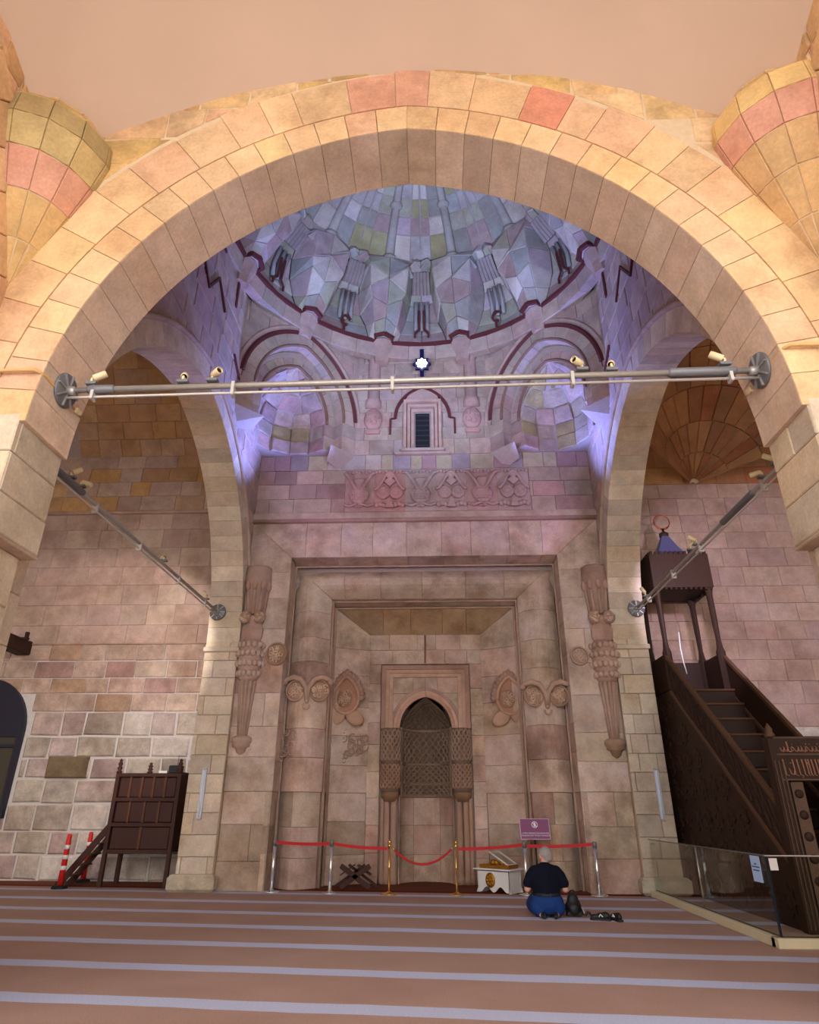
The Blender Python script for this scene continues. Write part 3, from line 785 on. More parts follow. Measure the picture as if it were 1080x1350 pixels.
# ================= squinches in the two rear corners (and plain ones in front)
def squinch(sx, sy, detail):
    mid = Vector((sx*2.73, CY+sy*2.87, 0)); inward = Vector((-sx, -sy, 0)).normalized()
    # U so that U x Z = inward
    U = Vector((0, 0, 1)).cross(inward)
    pl = Plane(mid, U, (0, 0, 1))
    A = Arch(1.18, 0.45, 9.75); B = Arch(0.88, 0.35, 9.7)
    V = []; 
    nm = 'squinch_rear' if sy > 0 else 'squinch_front'
    # backing strips: face around A, face around B set back, niche
    def strip(dep, fa, fb, n=32):
        vs = []; fs = []
        for i in range(n+1):
            t = -1+2*i/n; vs.append(pl.at(*fa(t), dep)); vs.append(pl.at(*fb(t), dep))
        for i in range(n): fs.append((2*i, 2*i+2, 2*i+3, 2*i+1))
        return vs, fs
    def outer(t):
        u, v = A.pt(t); s = max(abs(u)/1.62, (v-9.0)/3.3, 0.3); 
        return (u/s if abs(u)/1.62 >= (v-9.0)/3.3 else max(-1.62, min(1.62, u/s)), 9.0+(v-9.0)/s)
    vs, fs = strip(-0.02, lambda t: A.pt(t, 0.02), outer)
    v2, f2 = strip(-0.32, lambda t: B.pt(t, 0.02), lambda t: A.pt(t, 0.1)); k = len(vs); vs += v2; fs += [tuple(i+k for i in f) for f in f2]
    # niche: half cylinder with a pointed half dome
    nb = 16
    def niche(b, v, r=0.95):
        if v <= 9.7: return pl.at(r*math.sin(b), v, -0.31-r*math.cos(b))
        q = (v-9.7)/1.25; rr = r*math.cos(q*PI/2)
        return pl.at(rr*math.sin(b), v, -0.31-rr*math.cos(b))
    k = len(vs); H = 14
    for j in range(H+1):
        for i in range(nb+1): vs.append(niche(-PI/2+PI*i/nb, 9.0+j*1.95/H, 0.90))
    for j in range(H):
        for i in range(nb): fs.append((k+j*(nb+1)+i, k+j*(nb+1)+i+1, k+(j+1)*(nb+1)+i+1, k+(j+1)*(nb+1)+i))
    # closing strip between the foot of the niche and the two walls
    k = len(vs)
    for i in range(nb+1):
        bb = -PI/2+PI*i/nb; p = pl.at(0.89*math.sin(bb), 9.0, -0.31-0.89*math.cos(bb)); q = Vector(p); dr = pl.U*math.sin(bb)-pl.N*math.cos(bb)
        while abs(q.x) < 3.89 and abs(q.y-CY) < 4.03: q = q+dr*0.02
        vs += [p, q]
    for i in range(nb): fs.append((k+2*i, k+2*i+2, k+2*i+3, k+2*i+1))
    for s_ in (-1, 1):
        k = len(vs); vs += [pl.at(s_*0.88, 9.0, 0.0), pl.at(s_*1.64, 9.0, 0.0), pl.at(s_*1.9, 8.45, -0.31), pl.at(s_*1.0, 8.75, -0.31)]; fs.append((k, k+1, k+2, k+3))
    sq = struct(raw(nm, vs, fs, M_MORTAR_D))
    if not detail: return
    tgt = Vector((0, CY, 10.5))
    pal = P_BAY
    # order A: voussoirs, order B voussoirs
    n = 13
    for i in range(n):
        a, b = -1+2*i/n, -1+2*(i+1)/n
        patch(sq, lambda t, r: pl.at(*A.pt(t, r), 0.0), a, b, 0.0, 0.34, M_ASH, pick(pal), nu=2, depth=0.5, toward=tgt, name='voussoir')
        patch(sq, lambda t, r: pl.at(*B.pt(t, r), -0.30), a, b, 0.0, 0.26, M_ASH, pick(P_BAYP), nu=2, depth=0.1, toward=tgt, name='voussoir')
    # jamb stones below the springing
    for s_ in (-1, 1):
        for za, zb in ((9.0, 9.4), (9.4, 9.75)):
            p = sorted((s_*1.18, s_*1.62)); poly_stone(sq, pl, [(p[0], za), (p[1], za), (p[1], zb), (p[0], zb)], M_ASH, pick(pal), depth=0.3)
            p = sorted((s_*0.88, s_*1.2)); poly_stone(sq, Plane(pl.at(0, 0, -0.30), pl.U, pl.V), [(p[0], za), (p[1], za), (p[1], zb), (p[0], zb)], M_ASH, pick(P_BAYP), depth=0.1)
    courses(sq, pl, -1.62, 1.62, rows(9.75, 12.05, 0.36, 0.15), (0.3, 0.6), pal, M_ASH, A.clipper(0.35), depth=0.015)
    # red stone arch line and roll
    gi = G(); gi.tube([pl.at(*A.pt(-0.95+1.9*i/30, 0.36), 0.02) for i in range(31)], 0.055, 4, sq=True); gi.build('red_inlay', M_RED, sq)
    gi = G(); gi.tube([pl.at(*A.pt(-1+2*i/30, 0.48), 0.02) for i in range(31)], 0.05, 6); gi.build('roll_moulding', M_CARVE, sq, lin(184, 158, 148))
    gi = G(); gi.tube([pl.at(*B.pt(-1+2*i/30, 0.03), -0.27) for i in range(31)], 0.035, 6); gi.build('roll_moulding', M_CARVE, sq, lin(128, 96, 78))  # brown rolls, toned dark to draw shading along the inner arch edges
    gi = G(); gi.tube([pl.at(*A.pt(-1+2*i/30, 0.02), 0.01) for i in range(31)], 0.035, 6); gi.build('roll_moulding', M_CARVE, sq, lin(134, 102, 86))
    # niche stones
    zs = [9.0, 9.36, 9.72, 10.1, 10.45, 10.72, 10.93]
    for r in range(6):
        m = 6 if r < 3 else 4
        for i in range(m):
            a, b = -PI/2+PI*i/m, -PI/2+PI*(i+1)/m
            patch(sq, lambda u, v: niche(u, v, 0.88), a, b, zs[r], zs[r+1], M_ROUGH, pick(P_BAYP+[lin(168, 152, 112)]), nu=1, proud=rnd.uniform(-0.03, 0.06), depth=0.12, bev=0.02, toward=tgt)
squinch(-1, 1, True); squinch(1, 1, True); squinch(-1, -1, False); squinch(1, -1, False)

# ================= drum ring and muqarnas dome
def dome_pt(az, ph, d=0.0):
    r = (RD-d)*math.cos(ph) if d == 0 else RD*math.cos(ph)-d
    return Vector((r*math.sin(az), CY+r*math.cos(az), ZR+RD*math.sin(ph)*1.0))
dome = struct(surf('dome', lambda a, p: dome_pt(a, p, -0.25), -PI, PI, -0.06, PI/2-0.01, 72, 14, M_MORTAR_D, kind='structure', flip=True))
tgt = Vector((0, CY, ZR+0.5))
# transition ring between octagon and drum: flat overhang stones
ring = struct(surf('drum', lambda a, v: Vector(((RD+0.02+v)*math.sin(a), CY+(RD+0.02+v)*math.cos(a), ZR-0.04)), -PI, PI, 0, 1.7, 48, 1, M_MORTAR_D, smooth=False))
BW = [3.2, 4.6, 6.6, 8.2, 9.4, 9.8, 11.0]                       # half width of a bracket at each height (degrees)
BD = [0.17, 0.34, 0.50, 0.54, 0.46, 0.26, 0.0]                  # how far the bracket stands in
NDp = [0.0, -0.10, -0.20, -0.22, -0.06, 0.20, 0.03]              # niche between the brackets (hood at the top)
PHR = [0.0, 0.10, 0.21, 0.325, 0.435, 0.535, 0.605]
def mnode(k, i, j):
    w = BW[j]
    az = (-15, -(15-w), -(15-w)+2.2, 0, (15-w)-2.2, 15-w, 15)[i]
    d = (BD[j]+0.06, BD[j]-0.03, NDp[j]+0.06, NDp[j], NDp[j]+0.06, BD[j]-0.03, BD[j]+0.06)[i]
    ph = PHR[j]
    if i in (0, 6): ph += (0, 0.02, -0.03, 0.03, -0.05, 0.02, 0)[j]
    elif i in (1, 5): ph += (0, -0.02, 0.03, -0.02, 0.04, 0.0, 0)[j]
    else: ph += (0, 0, 0, 0.02, 0.03, 0.02, 0)[j]
    if 0 < j < 6 and i not in (0, 6):
        ph += 0.012*math.sin(7.1*(k*6+i)+3.3*j); d += 0.03*math.sin(12.9*(k*6+i)+7.7*j)
    return dome_pt(math.radians(30*k+az), ph, d if abs(d) > 1e-6 else 1e-6)
for k in range(-4, 5):
    for r in range(6):
        for c in range(6):
            q = [mnode(k, c, r), mnode(k, c+1, r), mnode(k, c+1, r+1), mnode(k, c, r+1)]
            fn = lambda u, v, q=q: (q[0]*(1-u)+q[1]*u)*(1-v)+(q[3]*(1-u)+q[2]*u)*v
            if -25 <= k*6+c < 32:
                patch(dome, fn, 0, 1, 0, 1, M_ASH, pick(P_DOME), gap=0.008, bev=0.012, proud=rnd.uniform(-0.01, 0.02), depth=0.3, toward=tgt, name='muqarnas_stone')
dome2 = struct(surf('dome_crown', lambda a, p: dome_pt(a, p, -0.022), -PI, PI, 0.58, PI/2-0.01, 72, 8, M_MORTAR_D, flip=True))
PH2 = [0.605, 0.76, 0.87, 0.98, 1.1, 1.25, 1.45]
for k in range(-4, 5):
    for r in range(6):
        for c in range(3):
            a0, a1 = math.radians(30*k-15+10*c), math.radians(30*k-15+10*c+10)
            sh = rnd.uniform(-0.02, 0.02)
            patch(dome2, lambda a, p: dome_pt(a, p, 1e-6), a0, a1, PH2[r], PH2[r+1], M_ASH, pick(P_DOME+[lin(164, 158, 120), lin(150, 146, 140)]), nu=1, gap=0.016, bev=0.012, proud=rnd.uniform(0, 0.015), depth=0.03, toward=tgt)
    rb = G()
    for aa in (0, 15):
        a = math.radians(30*k+aa)
        if aa == 15:
            rb.tube([dome_pt(a, p, 0.03) for p in (0.56, 0.75, 0.9, 1.05, 1.2, 1.35)], [0.13, 0.11, 0.105, 0.095, 0.08, 0.06], 8)
            rb.ball(dome_pt(a, 0.92, 0.05), 0.16, 10, 6, 1, 1, 0.55); rb.ball(dome_pt(a, 0.58, 0.08), 0.2, 10, 6, 1, 1, 0.7)
        else:
            rb.tube([dome_pt(a, p, 0.0001) for p in (0.62, 0.8, 1.0, 1.2)], [0.02, 0.03, 0.03, 0.02], 5)
    rb.build('dome_rib', M_CARVE, dome2, jit(lin(170, 164, 160), 0.05))
    # colonettes in the niche
    cl = G(); a = math.radians(30*k)
    for da in (-2.2, 0, 2.2):
        b = a+math.radians(da)
        cl.tube([dome_pt(b, p, d) for p, d in ((0.12, -0.02), (0.22, -0.08), (0.33, -0.03))], 0.05, 6)
    cl.build('niche_colonette', M_CARVE, dome, jit(lin(160, 158, 160), 0.05))
    # ribbed hood stone over the niche
    hd = G()
    for da in (-3, -1.5, 0, 1.5, 3):
        b = a+math.radians(da)
        hd.tube([dome_pt(b, p, d) for p, d in ((0.37, 0.02), (0.425, 0.17), (0.48, 0.26))], 0.055, 5)
    hd.build('niche_hood', M_CARVE, dome, jit(lin(150, 138, 136), 0.06))
    # red band: straight between brackets, stepping round each bracket
    ri = G(); pts = []
    for da, d, dz in ((-15, 0.30, 0.06), (-11.5, 0.24, 0.0), (-11.5, 0.06, -0.02), (0, 0.05, -0.02), (11.5, 0.06, -0.02), (11.5, 0.24, 0.0), (15, 0.30, 0.06)):
        p = dome_pt(a+math.radians(da), 0.0, d); p.z += dz; pts.append(p)
    ri.tube(pts, 0.062, 4, sq=True)
    ri.build('red_inlay', M_RED, dome)
    ri = G(); y0 = lambda da, ph, d=0.03: dome_pt(a+math.radians(da), ph, d)
    if k % 2 == 0:
        for s_ in (-1, 1):
            ri.tube([y0(s_*0.9, 0.26, 0.03), y0(s_*0.9, 0.12, 0.05), y0(s_*2.6, 0.085, 0.05), y0(s_*2.6, 0.055, 0.05)], 0.035, 4, sq=True)
    else:
        ri.tube([y0(-0.6, 0.0, 0.06), y0(-0.6, 0.06, 0.06)], 0.04, 4, sq=True)
        ri.tube([y0(1.8*math.cos(x), 0.095+0.035*math.sin(x), 0.07) for x in [PI*1.6-i*PI*1.5/8 for i in range(9)]], 0.035, 4, sq=True)
    ri.build('red_inlay', M_RED, dome)
    # bracket console below the ring
    a2 = a+math.radians(15)
    br = G(); p = dome_pt(a2, 0, 0.0)
    inn = Vector((-math.sin(a2), -math.cos(a2), 0)); tn = Vector((math.cos(a2), -math.sin(a2), 0))
    vs = []
    for hw, d, z in ((0.16, -0.05, -0.55), (0.2, 0.0, -0.3), (0.24, 0.10, -0.05), (0.25, 0.12, 0.0)):
        b = p+Vector((0, 0, z)); vs += [b-tn*hw-inn*0.25, b-tn*hw+inn*d, b+inn*(d+0.08), b+tn*hw+inn*d, b+tn*hw-inn*0.25]
    fs = [(4, 3, 2, 1, 0), (15, 16, 17, 18, 19)]
    for q in range(3):
        for i in range(5): fs.append((q*5+i, q*5+(i+1) % 5, q*5+5+(i+1) % 5, q*5+5+i))
    br.add(vs, fs); br.build('bracket_console', M_CARVE, dome, jit(lin(176, 150, 142), 0.05))
# shallow stones of the drum face just under the ring
pld = [(math.radians(30*k-15), math.radians(30*k+15)) for k in range(-3, 4)]
for a0, a1 in pld:
    for j in range(3):
        b0, b1 = a0+(a1-a0)*j/3, a0+(a1-a0)*(j+1)/3
        for (z0, z1, d0, d1) in ((-0.42, 0.0, 0.0, 0.06),):
            def fn(u, v):
                a = b0+(b1-b0)*u; r = RD-0.0-(d0+(d1-d0)*v)+0.02
                return Vector((r*math.sin(a), CY+r*math.cos(a), ZR+z0+(z1-z0)*v))
            patch(ring, fn, 0, 1, 0, 1, M_ASH, pick(P_BAY), depth=0.25, toward=tgt)
# ================= aisle walls on the qibla side
def win_left_clip(poly):
    cu = sum(p[0] for p in poly)/len(poly); cv = sum(p[1] for p in poly)/len(poly)
    if cu < -8.7 and 1.2 < cv < 3.75:
        a = Arch(0.86, 0.25, 2.95)
        if cv > 2.95: return a.clipper(0.10, -9.95)(poly)
        return clip(poly, 1, 0, -8.98)
    return poly
def half_wall(name, x0, x1, z1):
    g = G(); g.box((x0+x1)/2, YQ+0.22, z1/2, abs(x1-x0), 0.4, z1)
    return g
g = half_wall('', -12.5, -4.3, 13.0)
wl_ = struct(g.build('wall_aisle_left', M_MORTAR_W))
plq = Plane((0, YQ, 0), (1, 0, 0), (0, 0, 1))
courses(wl_, plq, -10.2, -4.4, rows(0.0, 3.35, 0.46, 0.12), (0.5, 0.95), P_LEFTR, M_ROUGH, win_left_clip, gap=0.045, bev=0.03, proud=0.012, depth=0.05, rough=0.018)
o = poly_stone(wl_, plq, [(-8.36, 1.93), (-7.40, 1.93), (-7.40, 2.42), (-8.36, 2.42)], M_ROUGH, lin(120, 104, 82), 0.05, 0.03, 0.05, 0.05)
courses(wl_, plq, -10.2, -4.4, rows(3.35, 4.9, 0.40, 0.1), (0.5, 0.95), P_LEFT+[lin(178, 150, 128), lin(170, 140, 134)], M_ROUGH, win_left_clip, gap=0.022, bev=0.02, proud=0.01, depth=0.04, rough=0.008)
courses(wl_, plq, -10.2, -4.4, rows(4.9, 8.28, 0.47, 0.12), (0.55, 1.15), P_LEFT, M_ASH, None, gap=0.005, bev=0.006, depth=0.04)
md = G(); md.tube([(-10.4, YQ-0.02, 8.33), (-4.3, YQ-0.02, 8.33)], 0.05, 6); md.build('string_course', M_CARVE, wl_, lin(196, 166, 150))
md = G(); md.box(-7.4, YQ-0.01, 4.9, 6.0, 0.05, 0.03); md.build('string_course', M_CARVE, wl_, lin(180, 150, 134))
courses(wl_, plq, -10.2, -4.4, rows(8.38, 10.0, 0.42, 0.1), (0.5, 0.95), P_LEFT+P_VAULTL, M_ASH, None, gap=0.006, bev=0.008, depth=0.04)
# vault cell leaning out of the wall, plus the cell along the left
vl = Plane((0, YQ, 10.0), (1, 0, 0), (0, -0.62, 0.78))
g = G(); g.add([vl.at(-12.5, 0, -0.03), vl.at(-4.3, 0, -0.03), vl.at(-4.3, 4.6, -0.03), vl.at(-12.5, 4.6, -0.03)], [(0, 1, 2, 3)])
v2 = Plane((-12.2, YQ, 8.6), (0, 1, 0), (0.62, 0, 0.78))
vb = struct(g.build('ceiling_aisle_left', M_MORTAR_D))
def trap(poly):
    for a, b, c in ((1, -0.62, -9.2), (-1, -0.62, 4.2)):
        poly = clip(poly, a, b, c)
        if not poly: return None
    return poly
courses(vb, vl, -9.3, -4.4, rows(0.0, 4.2, 0.45, 0.1), (0.5, 0.95), P_VAULTL, M_ASH, None, gap=0.007, bev=0.008, depth=0.03)
# rib of the aisle vault beside the side arch, and the closing cells of both aisle vaults
def rib_arch(sg):
    A = Arch(3.05, 0.5, 5.2)
    n = 26
    for i in range(n):
        a, b = -1+2*i/n, -1+2*(i+1)/n
        if YS+A.pt((a+b)/2)[0] < 6.2: continue
        patch(vb, lambda t, d: (sg*d, YS+A.pt(t)[0]+0.2, A.pt(t)[1]+0.1), a, b, XO+0.03, XO+0.34, M_ASH, pick(P_LEFT), nu=2, gap=0.008, depth=0.25, toward=(sg*4.7, YS, 5), name='rib_stone')
g = G()
g.box(-8.2, 4.7, 13.2, 7.4, 21.4, 0.2); g.box(8.2, 4.7, 13.2, 7.4, 21.4, 0.2)
struct(g.build('ceiling_aisles', M_MORTAR_D))
# ---- right aisle
g = half_wall('', 4.3, 12.5, 13.0)
wr_ = struct(g.build('wall_aisle_right', M_MORTAR))
courses(wr_, plq, 4.4, 10.2, rows(0.0, 3.0, 0.46, 0.12), (0.5, 0.95), P_LEFTR, M_ROUGH, None, gap=0.02, bev=0.02, depth=0.04)
courses(wr_, plq, 4.4, 10.2, rows(8.9, 12.6, 0.5, 0.12), (0.6, 1.1), P_VAULTR, M_ASH, None, gap=0.006, bev=0.008, depth=0.04)
courses(wr_, plq, 4.4, 10.2, rows(3.0, 8.9, 0.46, 0.12), (0.5, 1.0), P_RIGHT, M_ASH, None, gap=0.006, bev=0.008, depth=0.04)
# fan vault: rows of wedge stones spreading out of one point on the wall
AP = Vector((6.85, YQ-0.02, 8.9))
def fan(th, L, d=0.0):
    rr = L*0.78+d
    x = AP.x+rr*math.sin(th); z = AP.z+rr*math.cos(th)*0.9
    return Vector((max(x, XO+0.04), AP.y-L*0.95, z))
fv = struct(surf('ceiling_aisle_right', lambda a, l: fan(a, l, 0.05), -PI/2, PI/2, 0.0, 6.0, 28, 12, M_MORTAR, flip=True))
LR = [0.12, 0.75, 1.45, 2.2, 3.0, 3.9, 4.9]
for r in range(6):
    n = (9, 11, 13, 15, 15, 15)[r]
    for i in range(n):
        a, b = -PI/2+PI*i/n, -PI/2+PI*(i+1)/n
        if min(fan(a, LR[r+1]).x, fan(b, LR[r+1]).x) <= XO+0.05 and fan(b, LR[r]).x <= XO+0.3: continue
        patch(fv, lambda t, l: fan(t, l), a, b, LR[r], LR[r+1], M_ASH, pick(P_VAULTR), nu=1, gap=0.014, bev=0.012, proud=rnd.uniform(0, 0.02), depth=0.04, toward=(6.85, 9, 6))
# ---- arched window in the left aisle
A = Arch(0.86, 0.25, 2.95); xc = -9.95
pts = [(xc+A.pt(-1+2*i/20)[0], A.pt(-1+2*i/20)[1]) for i in range(21)]
M_NAVY = mat_plain('navy_painted_metal', lin(22, 22, 42), 0.5)
gl, nt, b = new_mat('window_glass'); b.inputs['Base Color'].default_value = lin(70, 66, 58); b.inputs['Roughness'].default_value = 0.15; b.inputs['Specular IOR Level'].default_value = 0.6
gw = G(); gw.prism([(xc+0.86, 1.2)]+list(reversed(pts))+[(xc-0.86, 1.2)], YQ-0.01, YQ+0.02)
wn_ = struct(gw.build('window_2', gl))
fr = G(); path = [(xc-0.86, YQ-0.03, 1.2)]+[(x, YQ-0.03, z) for x, z in pts]+[(xc+0.86, YQ-0.03, 1.2)]
fr.tube(path, 0.08, 4, sq=True, closed=True); fr.build('window_frame', M_NAVY, wn_)
fr = G(); fr.prism([(xc-0.86, 2.9)]+pts+[(xc+0.86, 2.9)], YQ-0.05, YQ-0.012); fr.build('window_head_panel', M_NAVY, wn_)
for x in (0.32, -0.32):
    fr = G(); fr.box(xc+x, YQ-0.03, 2.05, 0.09, 0.05, 1.7); fr.build('window_mullion', M_NAVY, wn_)
fr = G(); fr.box(xc, YQ-0.03, 2.62, 1.7, 0.05, 0.07); fr.box(xc, YQ-0.03, 2.86, 1.7, 0.05, 0.1); fr.build('window_transom', M_NAVY, wn_)
# second, hidden-at-an-angle pane of daylight beyond is left to the sky
# ================= mihrab: nested frame of stepped and rounded mouldings round a carved niche
mih = empty('mihrab', (0, YW, 0), 'monumental carved stone prayer niche in nested rounded frames on the back wall', 'prayer niche')
SEG = {
 'A': (lambda s: 3.865-0.945*s, lambda s: 7.26-0.84*s, lambda s: YW-0.05*math.sin(PI*min(1, s*1.0))),
 'B': (lambda s: 2.92-0.02*s, lambda s: 6.42-0.06*s, lambda s: YW+0.55*s),
 'C': (lambda s: 2.88-0.82*s, lambda s: 6.26-0.64*s, lambda s: 13.85-0.30*math.sin(PI*s)),
 'D': (lambda s: 2.06-0.03*s, lambda s: 5.62-0.06*s, lambda s: 13.85+0.45*s),
 'E': (lambda s: 2.02-0.77*s, lambda s: 5.54-0.54*s, lambda s: 14.30+0.40*s)}
TG = (0.2, 5, 3)
# mortar core behind the mouldings
for sg in (-1, 1):
    g = G()
    g.prism([(sg*3.86, 13.38), (sg*2.95, 13.38), (sg*2.93, 13.95), (sg*2.5, 13.75), (sg*2.1, 13.95), (sg*2.06, 14.4), (sg*1.27, 14.82), (sg*1.27, 15.0), (sg*3.82, 15.0)], 0.0, 5.0, 'z')
    g.build('jamb_core', M_MORTAR_D, mih, loc=(0, -YW, 0))
g = G(); g.prism([(13.42, 7.24), (13.42, 6.46), (13.95, 6.44), (13.75, 6.0), (13.95, 5.66), (14.4, 5.62), (14.82, 5.03), (15.0, 5.03), (15.0, 7.24)], -3.82, 3.82, 'x')
g.build('lintel_core', M_MORTAR_D, mih, loc=(0, -YW, 0))
def jamb_rows(z0, z1, h): return rows(z0, z1, h, 0.18)
for key, (X, Z, Y) in SEG.items():
    nu = {'A': 4, 'B': 1, 'C': 8, 'D': 1, 'E': 1}[key]
    zmin = min(Z(0), Z(1))
    zl = zmin-0.35
    for sg in (-1, 1):
        zs = [0.0]+jamb_rows(0.0, 1.66, 0.5)[1:]+jamb_rows(1.66, zl, 0.6)[1:]
        for i in range(len(zs)-1):
            low = zs[i+1] < 1.7
            pal = P_MIHL if low or rnd.random() < 0.25 else P_MIH
            cuts = [0, 1]
            if key == 'C' and low and rnd.random() < 0.4: cuts = [0, rnd.uniform(0.35, 0.65), 1]
            if key == 'A' and rnd.random() < 0.35: cuts = [0, rnd.uniform(0.3, 0.7), 1]
            for q in range(len(cuts)-1):
                patch(mih, lambda s, v: (sg*X(s), Y(s), v), cuts[q], cuts[q+1], zs[i], zs[i+1], M_MIH, pick(pal), nu=nu, gap=0.005, bev=0.006, proud=(-0.03 if low else 0)+rnd.uniform(0, 0.004), depth=0.12, toward=TG, smooth=False)
        # corner block cut on the mitre
        f = lambda s, v: (sg*X(s), Y(s), zl+v*(Z(s)-zl))
        patch(mih, f, 0, 1, 0, 1, M_MIH, pick(P_MIH), nu=nu, gap=0.005, bev=0.006, depth=0.12, toward=TG)
    xmin = min(X(0), X(1)); xl = xmin-0.3
    n = max(3, int(2*xl/0.72)); xs = [-xl]
    for i in range(1, n): xs.append(-xl+2*xl*i/n+rnd.uniform(-0.12, 0.12))
    xs.append(xl)
    pal = [lin(176, 138, 100), lin(166, 140, 112), lin(184, 142, 104), lin(158, 136, 112)] if key == 'E' else P_MIH
    for i in range(n):
        patch(mih, lambda u, s: (u, Y(s), Z(s)), xs[i], xs[i+1], 0, 1, M_MIH, pick(pal), nv=nu, gap=0.005, bev=0.006, depth=0.12, toward=TG)
    for sg in (-1, 1):
        patch(mih, lambda v, s: (sg*(xl+v*(X(s)-xl)), Y(s), Z(s)), 0, 1, 0, 1, M_MIH, pick(pal), nv=nu, gap=0.005, bev=0.006, depth=0.12, toward=TG)
# thin fillets beside the big roll
for x, z, y in ((2.90, 6.37, 13.78), (2.05, 5.60, 14.0), (2.02, 5.53, 14.28)):
    g = G(); g.tube([(-x, y-YW, 0), (-x, y-YW, z), (x, y-YW, z), (x, y-YW, 0)], 0.035, 6)
    g.build('fillet_moulding', M_CARVE, mih, jit(lin(186, 160, 144), 0.04))
# ---- inner panel
YI = 14.7
AN = Arch(0.56, 0.10, 2.96)
pin = Plane((0, YI, 0), (1, 0, 0), (0, 0, 1))
def panel_clip(poly):
    cu = sum(p[0] for p in poly)/len(poly); cv = sum(p[1] for p in poly)/len(poly)
    if cv > 4.36: return poly
    if abs(cu) < 0.6 : return None
    return clip(poly, -1, 0, 1.0) if cu < 0 else clip(poly, 1, 0, 1.0)
for u0, u1 in ((-1.26, -0.0), (0.0, 1.26)):
    courses(mih, pin, u0, u1, [4.34, 4.66, 5.02], (0.5, 0.7), P_MIH, M_MIH, None, gap=0.005, bev=0.006, depth=0.1)
for u0, u1 in ((-1.26, -0.99), (0.99, 1.26)):
    courses(mih, pin, u0, u1, jamb_rows(0, 4.34, 0.5), (0.5, 0.8), P_MIHL, M_MIH, None, gap=0.005, bev=0.006, depth=0.1)
g = G(); g.box(0, YI-YW+0.4, 4.4, 2.6, 0.4, 1.3); g.build('panel_core', M_MORTAR_D, mih)
# carved line above the niche, with a forked top
g = G(); yl = YI-YW-0.012
g.tube([(0, yl, 4.36), (0, yl, 5.0)], 0.022, 4); g.build('centre_rib', M_CARVE, mih, lin(140, 112, 96))
# rectangular stepped frame
for w, z, d, t, c in ((0.97, 4.30, 0.07, 0.09, lin(168, 136, 122)), (0.88, 4.21, 0.03, 0.08, lin(190, 158, 140)), (0.80, 4.13, -0.01, 0.08, lin(196, 166, 146))):
    g = G(); y = YI-YW-d/2
    zb = 2.94
    for sg in (-1, 1): g.box(sg*(w-t/2), y, (z-t+zb)/2, t, 0.08+d, z-t-zb)
    g.box(0, y, z-t/2, 2*w, 0.08+d, t)
    g.build('panel_frame', M_CARVE, mih, c)
# tympanum stones round the pointed arch
ptymp = Plane((0, YI+0.03, 0), (1, 0, 0), (0, 0, 1))
for u0, u1 in ((-0.74, 0.0), (0.0, 0.74)):
    courses(mih, ptymp, u0, u1, [2.96, 3.3, 3.7, 4.08], (0.35, 0.75), P_MIH, M_MIH, AN.clipper(0.15), gap=0.005, bev=0.005, depth=0.1)
for r0, r1, d, c in ((0.0, 0.07, -0.05, lin(196, 156, 138)), (0.07, 0.15, -0.02, lin(202, 166, 148)), (0.15, 0.22, 0.0, lin(178, 146, 136))):
    n = 2
    for i in range(n):
        patch(mih, lambda t, r: (AN.pt(t, r)[0], YI+d, AN.pt(t, r)[1]), -1+2*i/n, -1+2*(i+1)/n, r0, r1, M_CARVE, jit(c, 0.03), nu=10, gap=0.003, bev=0.008, depth=0.14, toward=TG, name='arch_moulding')
# niche: half cylinder and half dome
def nich(b, z, r=0.56, d=0.0):
    if z <= 2.96: rr = r-d; return Vector((rr*math.sin(b), YI+rr*math.cos(b), z))
    q = min(1, (z-2.96)/0.66); rr = r*math.cos(q*PI/2*0.98)-d
    return Vector((rr*math.sin(b), YI+rr*math.cos(b), z))
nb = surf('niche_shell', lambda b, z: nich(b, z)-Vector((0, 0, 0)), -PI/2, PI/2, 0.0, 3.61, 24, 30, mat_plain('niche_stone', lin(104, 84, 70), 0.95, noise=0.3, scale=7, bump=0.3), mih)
for z0, z1 in ((0.0, 0.5), (0.5, 1.05), (1.05, 1.6)):
    for i in range(3):
        patch(mih, lambda b, z: nich(b, z, 0.555), -PI/2+PI*i/3, -PI/2+PI*(i+1)/3, z0, z1, M_MIH, pick(P_MIHL), nu=5, gap=0.006, bev=0.006, depth=0.02, toward=TG)
def lattice(fn, u0, u1, z0, z1, n, lam, amp, r, lv=26):
    g = G()
    for i in range(n+1):
        uc = u0+(u1-u0)*i/n
        for s_ in (-1, 1):
            pts = []
            for k in range(lv+1):
                z = z0+(z1-z0)*k/lv
                u = uc+s_*amp*math.sin(2*PI*(z-z0)/lam)
                u = max(u0, min(u1, u))
                p = fn(u, z); pts.append((p[0], p[1]-YW, p[2]))
            g.tube(pts, r, 4)
    return g
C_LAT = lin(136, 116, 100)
nf = lambda b, z: nich(b, z, 0.56, 0.025)
for z0, z1, lam in ((2.27, 2.93, 0.33), (1.86, 2.22, 0.24), (1.62, 1.84, 0.22)):
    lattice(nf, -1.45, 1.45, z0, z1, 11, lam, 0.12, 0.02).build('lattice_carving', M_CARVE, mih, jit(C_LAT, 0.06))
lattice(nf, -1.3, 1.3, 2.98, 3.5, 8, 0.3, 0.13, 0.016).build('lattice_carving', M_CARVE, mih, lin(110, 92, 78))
g = G()
for z, r in ((2.25, 0.035), (1.85, 0.03), (2.95, 0.035), (1.61, 0.03)):
    g.tube([(p[0], p[1]-YW, p[2]) for p in [nich(-PI/2+PI*i/16, z, 0.56, 0.02) for i in range(17)]], r, 6)
g.build('niche_band', M_CARVE, mih, lin(136, 114, 98))
